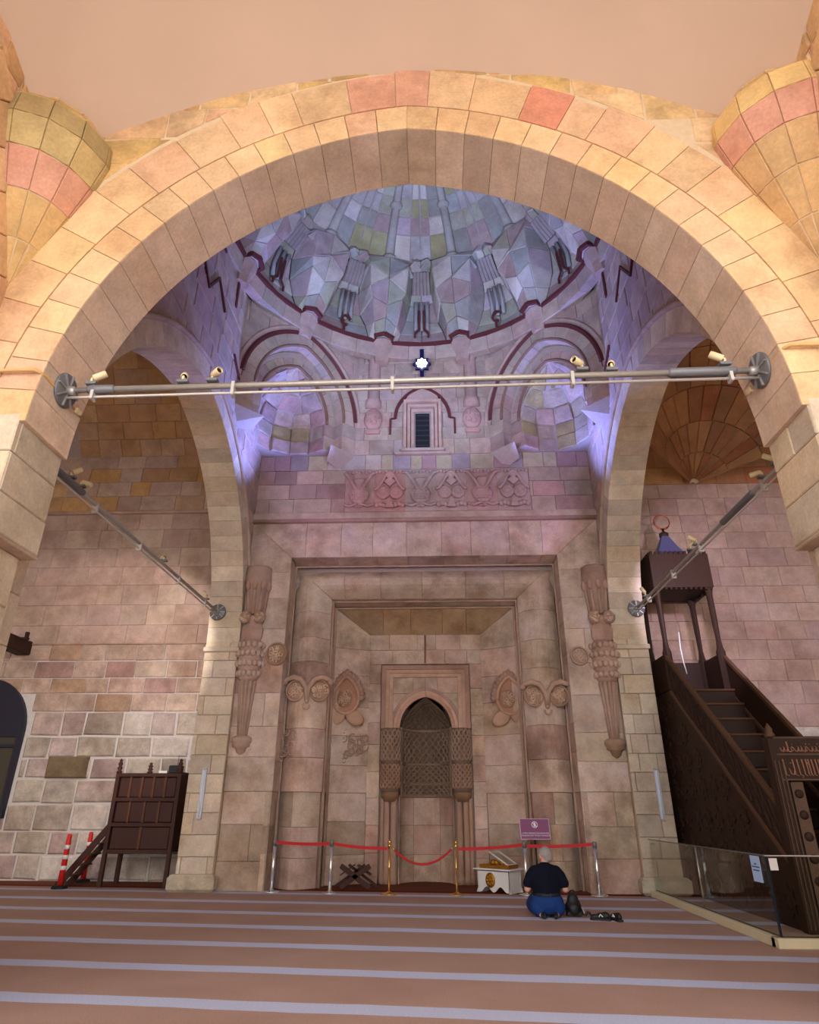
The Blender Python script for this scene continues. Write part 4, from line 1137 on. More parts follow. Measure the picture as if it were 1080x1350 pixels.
for sg in (-1, 1):
    # carved flanking column, its capital-like overhang and plain shafts below
    cf = lambda b, z: Vector((sg*0.76+0.20*math.sin(b), YI+0.02-0.20*math.cos(b), z))
    c = G(); c.lathe([(0.17, 1.66), (0.2, 1.74), (0.19, 2.22), (0.21, 2.3), (0.19, 2.88), (0.21, 2.95)], 16, (sg*0.76, YI-YW+0.02, 0))
    c.build('flanking_column', M_CARVE, mih, lin(122, 100, 86))
    lattice(lambda b, z: Vector((sg*0.76+0.205*math.sin(b), YI+0.02-0.205*math.cos(b), z)), -1.5, 1.5, 2.3, 2.92, 6, 0.31, 0.22, 0.018).build('lattice_carving', M_CARVE, mih, lin(156, 134, 118))
    lattice(lambda b, z: Vector((sg*0.76+0.20*math.sin(b), YI+0.02-0.20*math.cos(b), z)), -1.5, 1.5, 1.76, 2.22, 6, 0.23, 0.22, 0.018).build('lattice_carving', M_CARVE, mih, lin(162, 132, 112))
    c = G(); c.lathe([(0.12, 1.5), (0.19, 1.6), (0.2, 1.68)], 12, (sg*0.76, YI-YW+0.02, 0)); c.build('carved_capital', M_CARVE, mih, lin(140, 112, 84))
    for dx, r in ((-0.08, 0.07), (0.06, 0.06), (0.16, 0.045)):
        c = G(); c.lathe([(r*1.3, 0), (r*1.3, 0.1), (r, 0.16), (r, 1.5), (r*1.3, 1.56)], 12, (sg*(0.76+dx), YI-YW+0.03, 0)); c.build('slender_shaft', M_CARVE, mih, jit(lin(172, 142, 124), 0.06))
    c = G(); c.box(sg*0.83, YI-YW+0.2, 2.2, 0.48, 0.2, 4.4); c.build('flank_core', M_MORTAR_D, mih)

# ---- carved medallions and leaves
def vine(g, cx, cz, y, r, n=9, seed=1, tr=0.014):
    rr = random.Random(seed)
    for i in range(n):
        a = rr.uniform(0, 2*PI); q = r*math.sqrt(rr.random())*0.78; ox, oz = cx+q*math.cos(a), cz+q*math.sin(a)
        k = r*rr.uniform(0.16, 0.3); st = rr.uniform(0, 6)
        g.tube([(ox+k*(1-t*0.08)*math.cos(st+t*0.7), y-0.006*math.sin(t), oz+k*(1-t*0.08)*math.sin(st+t*0.7)) for t in range(9)], tr, 4)
    return g
def disc(name, cx, cz, y, r, col, seed):
    g = G(); g.ball((cx, y-YW+0.03, cz), r, 18, 8, 1, 0.35, 1.05)
    g.tube([(cx+r*math.cos(i*PI/12), y-YW-0.01, cz+1.05*r*math.sin(i*PI/12)) for i in range(24)], 0.025, 5, closed=True)
    o = g.build(name, M_CARVE, mih, jit(col, 0.04))
    v = vine(G(), cx, cz, y-YW-0.33*r+0.03, r, 12, seed, 0.013); v.build('vine_carving', M_CARVE, o, jit(lin(206, 180, 160), 0.04))
    return o
disc('round_medallion', -3.06, 4.28, YW-0.05, 0.21, lin(164, 132, 112), 3)
disc('round_medallion', 3.16, 4.20, YW-0.05, 0.17, lin(176, 148, 134), 4)
def leafpair(cx, cz, y, sides, seed):
    for s_ in sides:
        disc('leaf_medallion', cx+s_*0.25, cz, y, 0.19, lin(168, 138, 118), seed+s_)
        g = G()
        # hood leaf over the disc ending in a curl
        g.tube([(cx+s_*(0.02+0.0), y-YW-0.04, cz-0.22), (cx+s_*0.03, y-YW-0.06, cz+0.05), (cx+s_*0.14, y-YW-0.07, cz+0.22), (cx+s_*0.3, y-YW-0.06, cz+0.27), (cx+s_*0.45, y-YW-0.05, cz+0.22), (cx+s_*0.5, y-YW-0.05, cz+0.15)], [0.03, 0.05, 0.06, 0.06, 0.05, 0.03], 7)
        g.ball((cx+s_*0.48, y-YW-0.04, cz+0.17), 0.065, 10, 6)
        g.build('curled_leaf', M_CARVE, mih, jit(lin(180, 152, 136), 0.04))
    g = G(); g.tube([(cx+0.07*math.cos(a), y-YW-0.04, cz-0.30+0.07*math.sin(a)) for a in [PI*0.9+i*PI*1.2/8 for i in range(9)]], 0.025, 5)
    g.ball((cx, y-YW-0.04, cz-0.22), 0.045, 8, 6); g.build('leaf_tie', M_CARVE, mih, lin(186, 158, 142))
leafpair(-2.42, 3.58, 13.58, (-1, 1), 10)
leafpair(2.48, 3.46, 13.58, (-1, 1), 20)
def almond(cx, cz, y, sg, seed):
    """pointed leaf frame with a vine disc inside and two open petals below"""
    A = Arch(0.27, 0.3, cz)
    g = G(); n = 20
    g.tube([(cx+A.pt(-1+2*i/n)[0], y-YW-0.06, A.pt(-1+2*i/n)[1]) for i in range(n+1)], 0.04, 6)
    g.tube([(cx+0.27*math.cos(a), y-YW-0.06, cz+0.3*math.sin(a)) for a in [PI+i*PI/10 for i in range(11)]], 0.035, 6)
    o = g.build('pointed_leaf_frame', M_CARVE, mih, lin(190, 150, 128))
    g = G(); pts = [(cx+A.pt(-1+2*i/n)[0]*0.95, A.pt(-1+2*i/n)[1]) for i in range(n+1)]+[(cx+0.25*math.cos(a), cz+0.28*math.sin(a)) for a in [-i*PI/10 for i in range(1, 10)]]
    g.prism(list(reversed(pts)), y-YW-0.03, y-YW+0.12); g.build('leaf_ground', M_CARVE, o, lin(178, 134, 112))
    g = G(); rr = random.Random(seed)
    for i in range(17):
        t = -0.95+1.9*i/16; x, z = A.pt(t, 0.07); g.ball((cx+x, y-YW-0.05, z), 0.06+0.015*rr.random(), 8, 5, 1, 0.7, 1)
        x, z = A.pt(t, 0.12); g.ball((cx+x, y-YW-0.02, z), 0.04, 6, 4)
    g.build('crest_leaves', M_CARVE, o, lin(168, 138, 122))
    g = G(); g.ball((cx-0.04, y-YW-0.02, cz+0.02), 0.18, 14, 8, 1, 0.4, 1.1); g.build('leaf_disc', M_CARVE, o, lin(170, 136, 114))
    vine(G(), cx-0.04, cz+0.02, y-YW-0.1, 0.18, 14, seed, 0.012).build('vine_carving', M_CARVE, o, lin(206, 176, 154))
    for s_ in (-1, 1):
        g = G(); g.ball((cx+s_*0.2, y-YW-0.02, cz-0.38), 0.2, 12, 8, 1.1, 0.35, 0.75, Matrix.Rotation(s_*0.5, 3, 'Y')); g.build('petal', M_CARVE, mih, jit(lin(190, 156, 134), 0.03))
almond(-1.72, 3.52, 14.40, -1, 5); almond(1.82, 3.50, 14.40, 1, 6)
# incised foliage on a few jamb stones
for cx, cz, y, r, sd in ((-2.72, 2.55, 13.60, 0.26, 31), (-1.6, 2.5, 14.44, 0.3, 33), (-1.4, 2.62, 14.58, 0.2, 34)):
    g = G(); rr = random.Random(sd)
    for i in range(16):
        ox, oz = cx+rr.uniform(-r, r)*0.55, cz+rr.uniform(-r, r); k = rr.uniform(0.04, 0.09); st = rr.uniform(0, 6)
        g.tube([(ox+k*math.cos(st+t*0.55), y-YW+0.0, oz+k*math.sin(st+t*0.55)) for t in range(8)], 0.01, 4)
    g.build('incised_foliage', M_CARVE, mih, lin(172, 148, 130))
# ---- hanging columns (colonettes on corbels) flanking the frame
for sg, x, dz in ((-1, -3.60, 0.0), (1, 3.66, -0.06)):
    y = 0.0
    base = (x, y-0.0, dz)
    col = lin(178, 152, 138) if sg < 0 else lin(172, 144, 128)
    c = G(); c.lathe([(0.03, 2.30), (0.10, 2.36), (0.13, 2.44), (0.19, 2.46), (0.19, 2.52), (0.22, 2.54), (0.22, 2.62), (0.15, 2.66)], 12, base); c.build('pendant_corbel', M_CARVE, mih, jit(lin(158, 134, 112) if sg > 0 else col, 0.04))
    for k in range(7):
        a = PI+PI*k/6
        c = G(); c.tube([(x+0.085*math.cos(a), y+0.09*math.sin(a), 2.64+dz), (x+0.12*math.cos(a), y+0.12*math.sin(a), 3.2+dz), (x+0.17*math.cos(a), y+0.17*math.sin(a), 3.72+dz)], [0.03, 0.036, 0.045], 8); c.build('slender_shaft', M_CARVE, mih, jit(col, 0.05))
    c = G(); c.lathe([(0.08, 2.62), (0.16, 3.76)], 12, base); c.build('shaft_core', M_CARVE, mih, jit(lin(140, 116, 104), 0.05))
    c = G(); c.lathe([(0.17, 3.7), (0.24, 3.82), (0.2, 3.9), (0.26, 3.98), (0.27, 4.2), (0.26, 4.45), (0.2, 4.56)], 16, base, lobes=8, lob=0.05)
    o = c.build('carved_bulb', M_CARVE, mih, jit(lin(176, 146, 132), 0.04))
    c = G()
    for row, (z, r, q) in enumerate(((3.86, 0.23, 8), (4.06, 0.27, 9), (4.26, 0.275, 9), (4.44, 0.255, 8))):
        for k in range(q):
            a = PI+PI*(k+0.5*(row % 2))/(q-1)
            c.ball((x+r*math.cos(a), y+r*math.sin(a), z+dz), 0.058, 8, 5, 1, 1, 1.2)
    c.build('carved_leaves', M_CARVE, o, jit(lin(192, 166, 152), 0.04))
    c = G(); c.lathe([(0.18, 4.52), (0.24, 4.62), (0.25, 4.78), (0.2, 4.88), (0.24, 4.95), (0.25, 5.02), (0.18, 5.08)], 6, base, a0=PI/6, a1=PI/6+2*PI); c.build('faceted_block', M_CARVE, mih, jit(lin(182, 152, 140), 0.04))
    for s_ in (-1, 1):
        c = G(); c.ball((x+s_*0.15, y-0.2, 5.02+dz), 0.13, 12, 8, 1, 0.6, 1.05); o = c.build('leaf_roundel', M_CARVE, mih, jit(lin(170, 142, 124), 0.04))
        vine(G(), x+s_*0.15, 5.02+dz, y-0.285, 0.12, 9, 40+s_, 0.012).build('vine_carving', M_CARVE, o, jit(lin(204, 178, 160), 0.04))
    c = G(); c.lathe([(0.19, 5.1), (0.22, 5.4), (0.27, 5.75), (0.3, 5.8), (0.29, 6.12), (0.27, 6.16)], 16, base, lobes=8, lob=0.05); o = c.build('calyx', M_CARVE, mih, jit(lin(168, 140, 128), 0.04))
    for k in range(5):
        a = PI+PI*(k+0.5)/5
        cc = G(); cc.ball((x+0.27*math.cos(a), y+0.27*math.sin(a), 5.72+dz), 0.07, 8, 6, 0.8, 0.8, 1.7); cc.build('calyx_leaf', M_CARVE, o, jit(lin(178, 146, 130), 0.04))
        cc = G(); cc.tube([(x+0.2*math.cos(a), y+0.2*math.sin(a), 5.1+dz), (x+0.25*math.cos(a), y+0.25*math.sin(a), 5.62+dz)], 0.035, 6); cc.build('calyx_stem', M_CARVE, o, jit(lin(176, 148, 134), 0.04))
# ================= iron tie rods with their anchor discs, conduit and clips
def tie_rod(name, p0, p1, label, sleeves, clips, n0, n1):
    p0, p1 = Vector(p0), Vector(p1); mid = (p0+p1)/2
    t = empty(name, tuple(p0), label, 'tie rod')
    L = lambda v: Vector(v)-p0
    d = (p1-p0).normalized()
    g = G(); g.tube([L(p0), L(p1)], 0.030, 12); g.build('rod', M_STEEL, t)
    for a, b in sleeves:
        g = G(); q0, q1 = p0.lerp(p1, a), p0.lerp(p1, b)
        g.tube([L(q0), L(q0)+d*0.02, L(q1)-d*0.02, L(q1)], [0.034, 0.047, 0.047, 0.034], 12); g.build('turnbuckle_sleeve', M_STEEL_D, t)
    dn = Vector((0, 0, -0.085))
    g = G(); g.tube([L(p0)+dn, L(p0.lerp(p1, 0.03))+dn, L(p1)+dn], 0.014, 8); g.build('conduit', M_CABLE, t)
    for a in clips:
        g = G(); q = L(p0.lerp(p1, a)); g.box(q.x, q.y, q.z-0.045, 0.03 if abs(d.x) > 0.5 else 0.08, 0.08 if abs(d.x) > 0.5 else 0.03, 0.16, bev=0.008); g.build('clip', M_CABLE, t)
    for p, n in ((p0, n0), (p1, n1)):
        if n is None: continue
        n = Vector(n).normalized(); q = n.to_track_quat('Z', 'Y').to_matrix()
        g = G(); g.lathe([(0.165, 0.0), (0.175, 0.012), (0.165, 0.03), (0.05, 0.04)], 28); g.v = [tuple(q @ Vector(v)+L(p)) for v in g.v]
        o = g.build('anchor_disc', M_STEEL_D, t)
        for k in range(8):
            a = k*PI/4; g = G(); c = Vector((0.1*math.cos(a), 0.1*math.sin(a), 0.04)); r = Matrix.Rotation(a, 3, 'Z')
            g.box(0, 0, 0, 0.13, 0.012, 0.025); g.v = [tuple(q @ (r @ Vector(v)+c)+L(p)) for v in g.v]; g.build('disc_rib', M_STEEL, o)
        g = G(); g.lathe([(0.05, 0.03), (0.05, 0.1), (0.036, 0.12)], 12); g.v = [tuple(q @ Vector(v)+L(p)) for v in g.v]; g.build('socket', M_STEEL, o)
    return t
tie_rod('tie_rod', (-3.36, 5.10, 5.07), (3.355, 5.10, 5.13), 'long steel tie rod across the big front arch with two round anchor discs', [(0.035, 0.075), (0.87, 0.965)], (0.045, 0.25, 0.48, 0.735, 0.955), (1, 0, -0.12), (-1, 0, -0.12))
tie_rod('tie_rod', (-4.36, 13.125, 5.14), (-4.40, 6.05, 5.14), 'slanting steel tie rod across the side arch beside the arched window bay', [(0.80, 0.9)], (0.12, 0.32, 0.55, 0.75), (0, -1, -0.02), None)
tie_rod('tie_rod', (4.40, 13.125, 5.14), (4.44, 6.05, 5.14), 'slanting steel tie rod across the side arch in front of the wooden pulpit', [(0.62, 0.76)], (0.12, 0.32, 0.5, 0.8), (0, -1, -0.02), None)
def spotlight(loc, aim, label, group):
    t = empty('spotlight', loc, label, 'spotlight', group)
    a = Vector(aim).normalized(); q = a.to_track_quat('Z', 'Y').to_matrix()
    g = G(); g.lathe([(0.028, 0.0), (0.036, 0.01), (0.036, 0.13), (0.031, 0.135), (0.031, 0.10)], 14, cap=False); g.add([], [])
    g.v = [tuple(q @ Vector(v)+Vector((0, 0, 0.085))) for v in g.v]; h = g.build('lamp_housing', M_CREAM, t)
    g = G(); g.lathe([(0.001, 0.104), (0.031, 0.104)], 14, cap=False); g.v = [tuple(q @ Vector(v)+Vector((0, 0, 0.085))) for v in g.v]; g.build('lens', M_DARK, h)
    g = G(); g.box(0, 0, 0.052, 0.02, 0.05, 0.07, bev=0.005); g.build('stem', M_CREAM, t)
    g = G(); g.box(0, 0, 0.022, 0.11, 0.07, 0.035, bev=0.006); g.build('mounting_plate', M_STEEL_D, t)
    return t
ZR1 = 5.125
FR = 'spotlights on the front tie rod'
spotlight((-3.10, 5.10, 5.12), (0.8, 0.2, 0.6), 'cream spotlight on the front rod close to the disc on the arched window side', FR)
spotlight((-2.19, 5.10, 5.12), (-0.35, 0.9, 0.8), 'cream spotlight on the front rod, pair nearest the arched window side, aimed at the dome', FR)
spotlight((-1.90, 5.10, 5.13), (0.5, -0.5, -0.05), 'cream spotlight on the front rod, pair nearest the arched window side, tipped down', FR)
spotlight((1.68, 5.10, 5.16), (-0.5, -0.5, -0.05), 'cream spotlight on the front rod, pair nearest the pulpit side, tipped down', FR)
spotlight((1.96, 5.10, 5.15), (0.35, 0.9, 0.8), 'cream spotlight on the front rod, pair nearest the pulpit side, aimed at the dome', FR)
spotlight((3.03, 5.10, 5.185), (-0.8, 0.2, 0.6), 'cream spotlight on the front rod beside the steel sleeve, tipped up', FR)
SL = 'spotlights on the side tie rod by the window'
spotlight((-4.40, 7.15, 5.19), (0.3, 0.4, 0.5), 'cream spotlight high on the window-side rod, tipped towards the bay', SL)
spotlight((-4.40, 7.40, 5.19), (0.6, 0.1, -0.2), 'cream spotlight on the window-side rod beside a twin, tipped down', SL)
spotlight((-4.39, 10.2, 5.19), (-0.5, 0.5, 0.1), 'cream spotlight halfway along the window-side rod', SL)
spotlight((-4.38, 12.4, 5.19), (-0.5, 0.2, 0.6), 'cream spotlight on the window-side rod next to its wall disc', SL)
SR = 'spotlights on the side tie rod by the pulpit'
spotlight((4.43, 7.1, 5.19), (-0.6, 0.2, 0.4), 'cream spotlight high on the pulpit-side rod, tipped towards the bay', SR)
spotlight((4.43, 7.45, 5.19), (-0.7, 0.1, -0.15), 'cream spotlight on the pulpit-side rod beside a twin, tipped down', SR)
spotlight((4.43, 9.75, 5.19), (-0.5, 0.2, 0.45), 'cream spotlight halfway along the pulpit-side rod in front of the canopy', SR)
spotlight((4.42, 9.98, 5.19), (0.3, -0.4, 0.5), 'cream spotlight halfway along the pulpit-side rod, turned to the nave', SR)
spotlight((4.42, 12.5, 5.19), (-0.3, 0.1, 0.6), 'cream spotlight on the pulpit-side rod next to its wall disc', SR)
# cream conduit runs on the arch jambs
for sg in (-1, 1):
    g = G(); z = 5.02 if sg < 0 else 5.10
    x = lambda zz: sg*(ARF.pt(-1+0)[0]*-1)
    g.tube([(sg*4.9, YF-0.05, z), (sg*3.42, YF-0.05, z), (sg*3.365, YF+0.02, z), (sg*3.37, YB+0.03, z-0.02)], 0.018, 6)
    o = g.build('wall_conduit', mat_plain('ochre_conduit_%d' % (sg+1), lin(206, 164, 104), 0.6))
    tag(o, 'thin ochre cable run round the arch jamb on the %s side' % ('arched window' if sg < 0 else 'wooden pulpit'), 'conduit')
    g = G(); g.box(sg*3.345, 5.36, z-0.02, 0.04, 0.07, 0.06, bev=0.01)
    o = g.build('junction_box', M_CREAM); tag(o, 'small cream junction box under the anchor disc, %s side' % ('arched window' if sg < 0 else 'wooden pulpit'), 'junction box')
# ================= star lamp hung from the dome ring
st = empty('star_lamp', (0.0, 13.0, 11.0), 'glowing white eight-pointed star lamp on a dark blue stem above the small window', 'lamp')
M_NAVYL = mat_plain('dark_blue_metal', lin(20, 24, 70), 0.5, 0.2)
g = G(); g.box(0, 0.1, 0.45, 0.10, 0.05, 0.95); g.build('stem', M_NAVYL, st)
g = G(); pts = [((0.23 if k % 2 == 0 else 0.165)*math.cos(k*PI/8), 0.42+(0.23 if k % 2 == 0 else 0.165)*math.sin(k*PI/8)) for k in range(16)]
g.prism(list(reversed(pts)), 0.0, 0.08); g.build('star_frame', M_NAVYL, st)
g = G(); pts = [((0.14 if k % 2 == 0 else 0.095)*math.cos(k*PI/8), 0.42+(0.14 if k % 2 == 0 else 0.095)*math.sin(k*PI/8)) for k in range(16)]
g.prism(list(reversed(pts)), -0.03, 0.0); g.build('lit_star', mat_plain('lit_star', (1, 1, 1, 1), 0.5, emit=(0.85, 0.93, 1, 1), es=6), st)
# ================= barrier posts, belts and rope
def post(x, y, gold, label, h=0.84):
    m = M_BRASS if gold else M_CHROME
    t = empty('barrier_post', (x, y, 0), label, 'barrier post', 'barrier posts before the niche')
    g = G(); g.lathe([(0.15, 0.0), (0.15, 0.012), (0.13, 0.02), (0.05, 0.03), (0.03, 0.05)], 24); g.build('base', m, t)
    if gold:
        g = G(); g.lathe([(0.018, 0.03), (0.018, 0.40), (0.026, 0.42), (0.018, 0.44), (0.018, h-0.1)], 14); g.build('pole', m, t)
        g = G(); g.lathe([(0.03, h-0.11), (0.03, h-0.06), (0.016, h-0.05)], 14); g.build('collar', m, t)
        g = G(); g.ball((0, 0, h-0.02), 0.036, 14, 10); g.build('ball_top', m, t)
    else:
        g = G(); g.lathe([(0.032, 0.03), (0.032, h-0.1)], 16); g.build('pole', m, t)
        g = G(); g.lathe([(0.036, h-0.1), (0.036, h-0.005), (0.03, h)], 16); g.build('belt_head', M_STEEL_D, t)
    return t
PO = [(-2.78, 13.28, 0), (-1.70, 13.12, 0), (-0.64, 13.02, 1), (0.55, 13.00, 1), (1.78, 13.08, 0), (3.02, 13.04, 0)]
LB = ['chrome end post of the barrier, on the preacher seat side', 'chrome barrier post in front of the folding book stand',
      'slim brass barrier post with ball top beside the book stand', 'slim brass barrier post with ball top beside the white chest',
      'chrome barrier post under the purple notice', 'chrome barrier post at the end of the belt beside the glass screen']
for (x, y, gd), lb in zip(PO, LB): post(x, y, gd, lb)
def belt(i, j, z0, z1, label):
    a, b = PO[i], PO[j]; g = G(); n = 10; hh = 0.026
    vs = []; fs = []
    ln = math.hypot(b[0]-a[0], b[1]-a[1]); e0 = 0.04/ln; e1 = 0.04/ln
    for k in range(n+1):
        u = e0+(1-e0-e1)*k/n; x = a[0]+(b[0]-a[0])*u; y = a[1]+(b[1]-a[1])*u; z = z0+(z1-z0)*u-0.02*math.sin(PI*u)
        vs += [(x, y-0.004, z-hh), (x, y-0.004, z+hh), (x, y+0.004, z+hh), (x, y+0.004, z-hh)]
    for k in range(n):
        for q in range(4): fs.append((4*k+q, 4*k+(q+1) % 4, 4*k+4+(q+1) % 4, 4*k+4+q))
    fs += [(3, 2, 1, 0), tuple(4*n+q for q in range(4))]
    # trim to the post surfaces
    g.add(vs, fs); o = g.build('barrier_belt', M_REDB); tag(o, label, 'barrier belt', 'red barrier belts')
belt(0, 1, 0.80, 0.785, 'red belt of the barrier end nearest the preacher seat')
belt(1, 2, 0.785, 0.715, 'red belt sagging slightly above the folding book stand')
belt(3, 4, 0.715, 0.785, 'red belt stretched above the white chest')
belt(4, 5, 0.765, 0.80, 'red belt behind the head of the kneeling man')
g = G(); n = 20; a, b = Vector((PO[2][0]+0.045, PO[2][1], 0.735)), Vector((PO[3][0]-0.045, PO[3][1], 0.745))
pts = []
for k in range(n+1):
    u = k/n; p = a.lerp(b, u); p.z -= 0.27*(1-(2*u-1)**2)*(1.0); pts.append(tuple(p))
rp = empty('barrier_rope', tuple(a), 'red velvet rope sagging between the two brass posts', 'rope')
g.tube([tuple(Vector(p)-a) for p in pts[1:-1]], 0.019, 10); g.build('rope', M_REDB, rp)
for k in (0, -1):
    g = G(); q = Vector(pts[k])-a; q2 = Vector(pts[1 if k == 0 else -2])-a
    g.tube([tuple(q), tuple(q2)], 0.014, 8); g.build('end_hook', M_BRASS, rp)
# ================= purple notice on a stand
sg_ = empty('notice_sign', (2.03, 13.40, 0), 'purple notice board with white print and pale border on a slim stand', 'sign')
M_PUR = mat_plain('purple_print', lin(128, 62, 106), 0.5); M_LIL = mat_plain('pale_lilac', lin(206, 170, 196), 0.5); M_PRINT = mat_plain('white_print', lin(238, 232, 238), 0.6)
rx = Matrix.Rotation(math.radians(-14), 3, 'X')
def tilt(g): g.v = [tuple(rx @ Vector(v)+Vector((0, 0, 1.03))) for v in g.v]; return g
g = G(); g.box(0, 0, 0, 0.55, 0.02, 0.36, bev=0.006); bo = tilt(g).build('board', M_LIL, sg_)
g = G(); g.box(0, -0.012, 0, 0.525, 0.006, 0.335); tilt(g).build('printed_panel', M_PUR, bo)
g = G(); g.tube([(0.052*math.cos(k*PI/12), -0.018, 0.07+0.052*math.sin(k*PI/12)) for k in range(24)], 0.007, 5, closed=True)
g.tube([(-0.036, -0.018, 0.106), (0.036, -0.018, 0.034)], 0.006, 5)
g.prism(list(reversed([(-0.018, 0.035), (0.016, 0.035), (0.022, 0.07), (0.014, 0.10), (-0.004, 0.108), (-0.02, 0.085)])), -0.021, -0.015); tilt(g).build('no_touching_symbol', M_PRINT, bo)
def text_mesh(txt, size):
    cu = bpy.data.curves.new('t', 'FONT'); cu.body = txt; cu.size = size; cu.align_x = 'CENTER'; cu.extrude = 0.0008
    ob = bpy.data.objects.new('t', cu); COL.objects.link(ob)
    dg = bpy.context.evaluated_depsgraph_get(); me = bpy.data.meshes.new_from_object(ob.evaluated_get(dg))
    vs = [tuple(v.co) for v in me.vertices]; fs = [tuple(p.vertices) for p in me.polygons]
    bpy.data.objects.remove(ob); bpy.data.curves.remove(cu); bpy.data.meshes.remove(me)
    return vs, fs
for txt, z in (('L\u00dcTFEN ESERLERE DOKUNMAYINIZ', -0.085), ('PLEASE DO NOT TOUCH THE RELICS', -0.125)):
    vs, fs = text_mesh(txt, 0.031); g = G(); g.add([(v[0], -0.0165-v[2], z+v[1]) for v in vs], fs); tilt(g).build('lettering', M_PRINT, bo)
g = G(); g.cyl((0, 0.03, 0.02), (0, 0.03, 0.95), 0.014, 10); g.box(0, 0.02, 0.93, 0.2, 0.03, 0.1); g.build('stand_pole', M_BLACK, sg_)
g = G(); g.lathe([(0.12, 0), (0.12, 0.012), (0.02, 0.025)], 20, (0, 0.03, 0)); g.build('stand_foot', M_BLACK, sg_)
# ================= white chest with gilt rosette
dx = empty('offering_chest', (1.34, 13.52, 0), 'small white chest with gilt rosette, wavy apron and open glass lid', 'chest', rotz=math.radians(-36))
W, D, H = 0.66, 0.42, 0.36
pts = [(-W/2-0.03, 0.0), (-W/2+0.03, 0.02)]
for k in range(21):
    u = k/20; pts.append((-W/2+0.05+(W-0.1)*u, 0.055+0.045*math.cos(u*4*PI+PI)))
pts += [(W/2-0.03, 0.02), (W/2+0.03, 0.0), (W/2, 0.08), (W/2, H), (-W/2, H), (-W/2, 0.08)]
for y0, nm in ((-D/2, 'front_panel'), (D/2-0.02, 'back_panel')):
    g = G(); g.prism(pts, y0, y0+0.02); g.build(nm, M_WHITE, dx)
sp = [(-D/2, 0.0), (D/2+0.06, 0.0), (D/2+0.02, 0.08), (D/2-0.08, 0.12), (D/2-0.1, 0.2), (D/2-0.08, 0.27), (D/2, 0.32), (D/2+0.02, H), (-D/2, H)]
for x0 in (-W/2, W/2-0.02):
    g = G(); g.prism(sp, x0, x0+0.02, 'x'); g.build('side_panel', M_WHITE, dx)
g = G(); g.box(0, 0, H+0.012, W+0.12, D+0.12, 0.025, bev=0.006); g.build('top_board', M_WHITE, dx)
g = G(); g.box(0, 0.0, H+0.055, W-0.04, D-0.06, 0.06, bev=0.01); g.build('gilt_tray', M_GOLD, dx)
g = G(); g.tube([(-W/2, -D/2-0.015, H-0.01), (W/2, -D/2-0.015, H-0.01)], 0.006, 5); g.tube([(W/2, -D/2-0.01, 0.02), (W/2, -D/2-0.01, H)], 0.007, 5); g.build('dark_edging', M_STEEL_D, dx)
g = G(); g.lathe([(0.001, -0.02), (0.09, -0.02), (0.1, -0.01), (0.1, 0.0)], 24, cap=False); g.v = [(v[0]-0.06, -D/2+v[2]-0.002, 0.2+v[1]*1.2) for v in g.v]; ro = g.build('rosette', M_GOLD, dx)
g = G()
for k in range(8):
    a = k*PI/4; g.ball((-0.06+0.06*math.cos(a), -D/2-0.022, 0.2+0.072*math.sin(a)), 0.022, 8, 6, 1, 0.6, 1.2)
g.ball((-0.06, -D/2-0.024, 0.2), 0.024, 8, 6); g.build('rosette_petals', M_GOLD, ro)
for x in (-0.09, -0.02, 0.1):
    g = G(); g.ball((x, -0.06, H+0.11), 0.05, 12, 8, 1.1, 0.7, 1); g.build('gilt_ornament', M_GOLD, dx)
M_GLASS, nt, b = new_mat('clear_glass')
nt.nodes.remove(b); o_ = nt.nodes['Material Output']
tr = nt.nodes.new('ShaderNodeBsdfTransparent'); tr.inputs[0].default_value = (0.93, 0.96, 0.92, 1)
gs = nt.nodes.new('ShaderNodeBsdfGlossy'); gs.inputs['Roughness'].default_value = 0.03
fr_ = nt.nodes.new('ShaderNodeMath'); fr_.operation = 'POWER'; fr_.inputs[1].default_value = 4.0; lw_ = nt.nodes.new('ShaderNodeLayerWeight'); lw_.inputs[0].default_value = 0.5; nt.links.new(lw_.outputs['Facing'], fr_.inputs[0])
ms = nt.nodes.new('ShaderNodeMixShader'); nt.links.new(fr_.outputs[0], ms.inputs[0]); nt.links.new(tr.outputs[0], ms.inputs[1]); nt.links.new(gs.outputs[0], ms.inputs[2]); nt.links.new(ms.outputs[0], o_.inputs[0])
ry = Matrix.Rotation(math.radians(28), 3, 'Y')
lid = G(); lid.box(0, 0, 0, 0.42, D-0.1, 0.012); lid.v = [tuple(ry @ Vector(v)+Vector((0.09, 0.02, H+0.185))) for v in lid.v]; lo = lid.build('lid_glass', M_GLASS, dx)
lid = G()
for x, y, sx, sy in ((0, -D/2+0.05, 0.44, 0.018), (0, D/2-0.05, 0.44, 0.018), (-0.21, 0, 0.018, D-0.1), (0.21, 0, 0.018, D-0.1)): lid.box(x, y, 0, sx, sy, 0.02)
lid.v = [tuple(ry @ Vector(v)+Vector((0.09, 0.02, H+0.185))) for v in lid.v]; lid.build('lid_frame', M_WHITE, lo)
# ================= folding book stand
rh = empty('book_stand', (-1.32, 13.70, 0), 'low folding wooden book stand with crossed boards behind the red belt', 'book stand')
for s_ in (-1, 1):
    for k in range(2):
        g = G(); r = Matrix.Rotation(s_*math.radians(33), 3, 'Y')
        g.box(0, 0, 0, 0.66, 0.025, 0.09 if k == 0 else 0.05, rot=r, bev=0.006); g.move((0.0+(k*0.12*s_), -0.02+0.26*k, 0.215)); g.build('crossed_board', M_WOOD2, rh)
    g = G(); r = Matrix.Rotation(s_*math.radians(33), 3, 'Y'); g.box(0, 0, 0, 0.30, 0.26, 0.022, rot=r); g.move((s_*0.16, 0.12, 0.215+0.1)); g.build('book_rest', M_WOOD2, rh)
